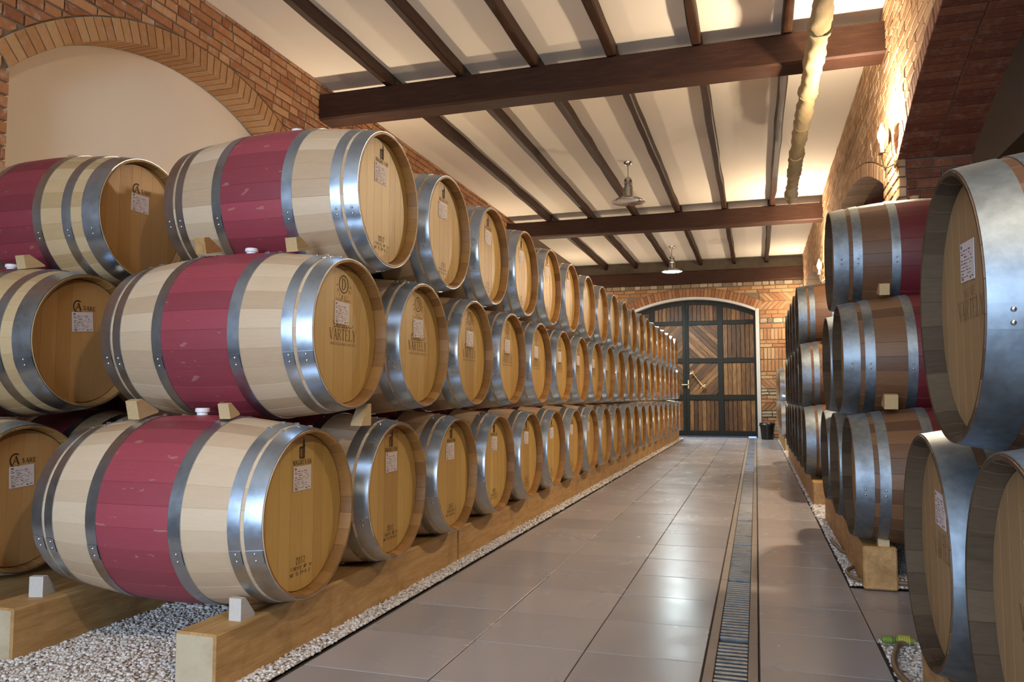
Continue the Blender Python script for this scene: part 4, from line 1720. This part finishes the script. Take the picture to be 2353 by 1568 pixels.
wedge((-2.13, 2.60, 1.495), 'dark wooden wedge under the nearest top barrel beside the white bung', 0.05, 0.065, 0.10, 0, RAIL_W, 0.25)
wedge((-3.07, 2.345, 0.835), 'wooden wedge on the number 454 barrel by the left wall', 0.055, 0.065, 0.10, 0, None, 0.25)
wedge((-3.10, 2.62, 1.485), 'wooden wedge under the topmost barrel by the left wall', 0.05, 0.06, 0.10, 0, None, 0.25)
wedge((0.62, 4.13, 0.858), 'wooden wedge on the near bottom barrel of the right pyramid', 0.06, 0.070, 0.10, 0, None, 0.20)
wedge((0.66, 4.49, 1.455), 'wooden wedge under the top barrel of the right pyramid', 0.05, 0.060, 0.10, 0, None, 0.20)
wedge((0.565, 3.945 + 0.17, 0.208), 'small square wooden chock on the rail end under the right pyramid', 0.05, 0.055, 0.05, 0)
wedge((0.62, 7.22, 0.858), 'wooden wedge on the nearest bottom barrel of the long right stack', 0.05, 0.065, 0.10, 0, None, 0.2)
wedge((0.62, 7.58, 1.44), 'wooden wedge under the nearest top barrel of the long right stack', 0.05, 0.065, 0.10, 0, None, 0.2)

# ------------------------------------------------------------------ gravel beds
t_ = (1 + 5 ** 0.5) / 2
ICO = np.array([(-1, t_, 0), (1, t_, 0), (-1, -t_, 0), (1, -t_, 0), (0, -1, t_), (0, 1, t_), (0, -1, -t_), (0, 1, -t_), (t_, 0, -1), (t_, 0, 1), (-t_, 0, -1), (-t_, 0, 1)], float)
ICO /= np.linalg.norm(ICO[0])
ICOF = np.array([(0, 11, 5), (0, 5, 1), (0, 1, 7), (0, 7, 10), (0, 10, 11), (1, 5, 9), (5, 11, 4), (11, 10, 2), (10, 7, 6), (7, 1, 8), (3, 9, 4), (3, 4, 2), (3, 2, 6), (3, 6, 8), (3, 8, 9), (4, 9, 5), (2, 4, 11), (6, 2, 10), (8, 6, 7), (9, 8, 1)])


def gravel(name, rects, label, base=0.012):
    """rects: x0, x1, y0, y1, radius, height function"""
    V, F, T = [], [], []
    off = 0
    mb_v, mb_f = [], []
    for x0, x1, y0, y1, rad, hgt in rects:
        n_ = int((x1 - x0) * (y1 - y0) / (rad * rad * 2.3))
        p = np.stack([rng.uniform(x0, x1, n_), rng.uniform(y0, y1, n_), np.zeros(n_)], 1)
        p[:, 2] = base + hgt(p[:, 0], p[:, 1]) + rng.uniform(-0.3, 0.6, n_) * rad
        sc_ = rad * rng.uniform(0.6, 1.25, (n_, 1)) * rng.uniform(0.7, 1.2, (n_, 3)) * np.array([1.1, 1.1, 0.8])
        rv = ICO[None] * rng.uniform(0.8, 1.15, (n_, 12, 1)) * sc_[:, None, :]
        an = rng.uniform(0, 6.283, n_)
        c_, s_ = np.cos(an)[:, None], np.sin(an)[:, None]
        x = rv[:, :, 0] * c_ - rv[:, :, 1] * s_
        y = rv[:, :, 0] * s_ + rv[:, :, 1] * c_
        rv = np.stack([x, y, rv[:, :, 2]], 2) + p[:, None, :]
        V.append(rv.reshape(-1, 3))
        F.append((ICOF[None] + (np.arange(n_) * 12)[:, None, None] + off).reshape(-1, 3))
        T.append(np.repeat(np.clip(rng.normal(0.70, 0.25, n_), 0, 1), 20))
        off += n_ * 12
        # bed under the stones
        nx, ny = max(2, int((x1 - x0) / 0.12)), max(2, int((y1 - y0) / 0.25))
        gx, gy = np.meshgrid(np.linspace(x0, x1, nx), np.linspace(y0, y1, ny))
        gz = base + hgt(gx, gy) - 0.003
        V.append(np.stack([gx, gy, gz], 2).reshape(-1, 3))
        q = []
        for j in range(ny - 1):
            for i in range(nx - 1):
                a = off + j * nx + i
                q += [(a, a + 1, a + nx + 1), (a, a + nx + 1, a + nx)]
        F.append(np.array(q))
        T.append(np.full(len(q), 0.3))
        off += nx * ny
    V, F, T = np.concatenate(V), np.concatenate(F), np.concatenate(T)
    me = bpy.data.meshes.new(name)
    me.vertices.add(len(V))
    me.vertices.foreach_set('co', V.astype(np.float32).ravel())
    me.loops.add(len(F) * 3)
    me.loops.foreach_set('vertex_index', F.astype(np.int32).ravel())
    me.polygons.add(len(F))
    me.polygons.foreach_set('loop_start', np.arange(0, len(F) * 3, 3, dtype=np.int32))
    me.polygons.foreach_set('loop_total', np.full(len(F), 3, dtype=np.int32))
    me.update(calc_edges=True)
    me.validate()
    me.materials.append(GRAVEL)
    a = me.attributes.new('tone', 'FLOAT', 'FACE')
    a.data.foreach_set('value', T.astype(np.float32))
    o_ = ob(name, me)
    o_['kind'] = 'stuff'
    return tag(o_, label, 'gravel')


flat = lambda x, y: 0 * x
mound = lambda x, y: 0.018 + 0.020 * np.exp(-((x + 2.05) / 0.25) ** 2) * np.clip((y - 1.6) / 0.8, 0, 1)
gravel('gravel', [(-3.1, -1.75, 1.25, 2.75, 0.0062, mound), (-3.7, -3.1, 1.25, 3.0, 0.011, mound), (-3.1, -1.75, 2.75, 3.6, 0.012, mound), (-3.7, -1.75, 3.6, 5.5, 0.022, mound),
                  (-1.75, -1.512, 1.25, 2.05, 0.0062, flat), (-1.60, -1.512, 2.05, 5.0, 0.0062, flat), (-1.60, -1.512, 5.0, 8.0, 0.009, flat),
                  (-1.60, -1.512, 8.0, 17.2, 0.012, flat), (-2.40, -1.75, 5.5, 17.2, 0.03, flat)],
       'white gravel bed under the left barrel stacks')
gravel('gravel', [(0.418, 1.04, 2.3, 3.262, 0.0068, flat)], 'white gravel bed under the near right barrels')
gravel('gravel', [(0.418, 1.04, 4.145, 6.2, 0.0075, flat)], 'white gravel bed with brown hose beside the right pyramid')
gravel('gravel', [(0.418, 0.85, 6.2, 17.25, 0.012, flat)], 'gravel strip along the long right stack')

# ------------------------------------------------------------------ hoses and bin


def smooth_path(pts, n=6):
    pts = [Vector(p) for p in pts]
    out = []
    for k in range(len(pts) - 1):
        p0, p1, p2, p3 = pts[max(k - 1, 0)], pts[k], pts[k + 1], pts[min(k + 2, len(pts) - 1)]
        for j in range(n):
            t = j / n
            out.append(0.5 * ((2 * p1) + (-p0 + p2) * t + (2 * p0 - 5 * p1 + 4 * p2 - p3) * t * t + (-p0 + 3 * p1 - 3 * p2 + p3) * t ** 3))
    out.append(pts[-1])
    return out


hz = 0.032
mb = MB()
mb.tube([p - Vector((0.45, 4.6, hz)) for p in smooth_path([(0.425, 5.27, hz), (0.448, 4.96, hz), (0.500, 4.72, hz), (0.485, 4.53, hz), (0.425, 4.38, hz), (0.430, 4.24, hz), (0.47, 4.175, hz), (0.56, 4.16, hz + 0.002), (0.75, 4.155, hz)])], 0.0095, 8)
o = ob('garden_hose', mb.mesh('garden_hose', HOSE), None, (0.45, 4.6, hz))
tag(o, 'brown hose winding over the gravel before the right pyramid', 'hose')
c = Vector((0.44, 3.1, hz))
h = empty('hose_with_coupling', (0.44, 3.1, hz))
tag(h, 'brown hose with green and yellow coupling on the near right gravel', 'hose')
mb = MB()
mb.tube([p - c for p in smooth_path([(0.520, 3.18, hz), (0.470, 3.15, hz), (0.452, 3.08, hz), (0.424, 2.95, hz), (0.420, 2.80, hz), (0.46, 2.60, hz), (0.47, 2.4, hz)])], 0.010, 8)
ob('hose', mb.mesh('hose', HOSE), h)
mb = MB()
mb.lathe([(0.001, -0.030), (0.014, -0.030), (0.017, -0.022), (0.017, 0.010), (0.013, 0.016), (0.013, 0.030), (0.001, 0.030)], 14, 'x', (0.055, 0.08, 0.006))
ob('coupling', mb.mesh('coupling', GREENP), h)
mb = MB()
for k in range(5):
    mb.lathe([(0.0165, -0.003), (0.0185, -0.003), (0.0185, 0.003), (0.0165, 0.003)], 14, 'x', (0.036 + k * 0.008, 0.08, 0.006))
ob('grip_rings', mb.mesh('grip_rings', YELLOWP), h)
mb = MB()
mb.lathe([(0.001, -0.02), (0.012, -0.02), (0.015, -0.012), (0.015, 0.012), (0.010, 0.02), (0.001, 0.02)], 12, 'x', (0.0, 0.082, 0.004))
ob('nozzle', mb.mesh('nozzle', GREENP), h)

b = empty('waste_bin', (0.215, 17.62, 0.0))
tag(b, 'black waste bin with loose liner standing beside the gate', 'bin')
mb = MB()
mb.lathe([(0.001, 0.004), (0.118, 0.004), (0.122, 0.010), (0.148, 0.325), (0.152, 0.33), (0.152, 0.345), (0.144, 0.345), (0.118, 0.02), (0.001, 0.02)], 28)
ob('bin_body', mb.mesh('bin_body', BLACKP), b)
mb = MB()
r_ = random.Random(4)
rows = []
jit = [[r_.uniform(-1, 1) for _ in range(28)] for _ in range(4)]
for q, (rr, zz) in enumerate(((0.140, 0.30), (0.146, 0.352), (0.158, 0.350), (0.160, 0.285))):
    rows.append([((rr + 0.006 * jit[q][k]) * math.cos(2 * math.pi * k / 28), (rr + 0.006 * jit[q][k]) * math.sin(2 * math.pi * k / 28), zz + 0.012 * jit[q][k]) for k in range(28)])
mb.grid(rows, 0.5, True, True)
ob('bin_liner', mb.mesh('bin_liner', BLACKP), b)

# ------------------------------------------------------------------ burlap-wrapped pipe under the ceiling
PXX, PZ = 0.475, 3.50
bp = empty('wrapped_pipe', (PXX, 4.0, PZ))
tag(bp, 'burlap-wrapped pipe hanging below the ceiling along the right wall', 'pipe')
y = 3.0
r_ = random.Random(9)
segs = [0.9, 1.1, 0.75, 1.25, 0.8, 0.95, 0.7, 1.1]
k = 0
while y < 10.55:
    ln_ = min(segs[k % len(segs)], 10.6 - y)
    mb = MB()
    rows = []
    n_ = max(6, int(ln_ / 0.05))
    base = 0.068 + r_.uniform(-0.004, 0.006)
    for i in range(n_ + 1):
        yy_ = i * ln_ / n_
        fr = i / n_
        flare = 0.010 * math.exp(-((fr - 0.0) * n_ / 1.5) ** 2) + 0.006 * math.exp(-((1 - fr) * n_ / 1.2) ** 2)
        row_ = []
        for j in range(18):
            a = 2 * math.pi * j / 18
            rr = base + flare + 0.006 * math.sin(2 * a + yy_ * 9 + k) + 0.0045 * math.sin(3 * a + yy_ * 23 + k) + 0.003 * math.sin(5 * a - yy_ * 37) + r_.uniform(-0.0015, 0.0015)
            row_.append((rr * math.cos(a) + 0.008 * math.sin(y * 1.3 + yy_ * 1.3), y + yy_ - 4.0 + 0.012 * math.sin(a * 2), rr * math.sin(a) + 0.010 * math.cos(y + yy_)))
        rows.append(row_)
    mb.grid(rows, 0.35 + 0.3 * r_.random(), True, True)
    mb.face(rows[0][::-1], 0.4)
    mb.face(rows[-1], 0.4)
    ob('burlap_wrap', mb.mesh('burlap_wrap', BURLAP), bp)
    y += ln_ - 0.02
    k += 1
for yy_ in (4.6, 7.6, 9.3, 10.3):
    mb = MB()
    mb.tube([(0.0, yy_ - 4.0, 0.05), (0.015, yy_ - 4.0, ZC - PZ)], 0.0025, 6)
    ob('hanger_wire', mb.mesh('hanger_wire', WIRE), bp)

# ------------------------------------------------------------------ pendant lamps


def pendant(x, y, lit, label):
    root = empty('pendant_lamp', (x, y, ZC))
    tag(root, label, 'lamp', 'pendant lamps')
    mb_ = MB()
    mb_.lathe([(0.058, 0.0), (0.056, -0.02), (0.040, -0.045), (0.012, -0.058), (0.001, -0.060)], 24, sharp=False)
    ob('canopy', mb_.mesh('canopy', STEEL), root)
    mb_ = MB()
    mb_.tube([(0, 0, -0.055), (0, 0, -0.21)], 0.004, 8)
    ob('cord', mb_.mesh('cord', WIRE), root)
    mb_ = MB()
    mb_.lathe([(0.012, -0.20), (0.030, -0.212), (0.048, -0.24), (0.056, -0.28), (0.057, -0.305)], 24, sharp=False)
    for z_ in (-0.308, -0.322, -0.336):
        mb_.lathe([(0.046, z_ + 0.004), (0.056, z_), (0.056, z_ - 0.006), (0.046, z_ - 0.010)], 24)
    mb_.lathe([(0.050, -0.345), (0.064, -0.348), (0.066, -0.47), (0.060, -0.475)], 24)
    ob('housing', mb_.mesh('housing', STEEL), root)
    mb_ = MB()
    mb_.lathe([(0.060, -0.470), (0.115, -0.488), (0.175, -0.512), (0.222, -0.540), (0.226, -0.546), (0.222, -0.548), (0.172, -0.522), (0.112, -0.500), (0.060, -0.482)], 40, sharp=False)
    ob('shade', mb_.mesh('shade', STEEL), root)
    mb_ = MB()
    zl = -0.522 if not lit else -0.536
    rl = 0.150 if not lit else 0.205
    mb_.lathe([(rl, zl), (rl * 0.6, zl - 0.010), (0.001, zl - 0.014)], 32, sharp=False)
    ob('lens', mb_.mesh('lens', GLOWC if lit else LENS), root)
    if lit:
        light('pendant_light', 'SPOT', (x, y, ZC - 0.56), PENDANT_W, (0.82, 0.97, 1.0), spot_size=R(165), spot_blend=0.6, shadow_soft_size=0.10)


pendant(-1.575, 10.25, False, 'unlit steel pendant lamp in the middle of the ceiling')
pendant(-1.62, 16.40, True, 'lit steel pendant lamp glowing white before the gate')

# ------------------------------------------------------------------ wall sconces


SX = 0.095


def sconce(y, label, z=2.87, left=False, power=None):
    root = empty('wall_sconce', ((WL + 0.006) if left else (WR - 0.006), y, z - 0.20), math.pi if left else 0.0)
    tag(root, label, 'lamp', 'wall sconces')
    mb_ = MB()
    mb_.lathe([(0.045, 0.0), (0.045, -0.010), (0.036, -0.018), (0.001, -0.020)], 20, 'x')
    ob('back_plate', mb_.mesh('back_plate', BRASS), root)
    mb_ = MB()
    mb_.tube(smooth_path([(-0.012, 0, 0), (-0.06, 0, -0.03), (-SX + 0.012, 0, -0.02), (-SX, 0, 0.03), (-SX, 0, 0.075)]), 0.007, 8)
    mb_.lathe([(0.004, 0.066), (0.030, 0.072), (0.034, 0.080), (0.010, 0.086)], 18, 'z', (-SX, 0, 0))
    ob('arm', mb_.mesh('arm', BRASS), root)
    mb_ = MB()
    mb_.lathe([(0.012, 0.082), (0.012, 0.155), (0.001, 0.156)], 14, 'z', (-SX, 0, 0))
    ob('candle_sleeve', mb_.mesh('candle_sleeve', plain('sleeve_ivory', (0.75, 0.7, 0.6), 0.5)), root)
    mb_ = MB()
    mb_.lathe([(0.010, 0.155), (0.022, 0.175), (0.031, 0.205), (0.028, 0.235), (0.017, 0.270), (0.007, 0.300), (0.001, 0.315)], 16, 'z', (-SX, 0, 0), sharp=False)
    ob('bulb', mb_.mesh('bulb', GLOW), root)
    mb_ = MB()
    mb_.lathe([(0.001, 0.0), (0.035, -0.004), (0.060, -0.014), (0.074, -0.028), (0.074, -0.026), (0.060, -0.011), (0.035, -0.001), (0.001, 0.003)], 24, 'x', (-SX + 0.062, 0, 0.205), sharp=False)
    mb_.tube([(-0.012, 0, 0.02), (-0.03, 0, 0.08), (-SX + 0.064, 0, 0.20)], 0.004, 6)
    ob('added_wall_shield', mb_.mesh('added_wall_shield', BRASS), root)  # added dish behind the bulb, blocks its hot spot on the wall
    light('sconce_light', 'POINT', ((WL + 0.006 + SX) if left else (WR - 0.006 - SX), y, z + 0.01), power or SCONCE_W, SCONCE_C, shadow_soft_size=0.045)
    return root


sconce(0.20, 'wall sconce on the pier beside the camera', power=150.0)
sconce(6.33, 'glaring lit wall sconce on the pier above the right pyramid')
sconce(12.46, 'small lit wall sconce farther along the right arcade')
sconce(17.6, 'wall sconce at the gate end of the right arcade, hidden by barrels', power=95.0)
sconce(7.05, 'wall sconce on the left brick wall hidden behind the nearest top barrel', z=2.20, left=True, power=LEFT_W)
sconce(12.60, 'wall sconce on the left brick wall, hidden behind the far top barrels', z=2.20, left=True, power=LEFT_W)
sconce(17.0, 'wall sconce at the gate end of the left brick wall, hidden by barrels', z=2.20, left=True, power=LEFT_W)
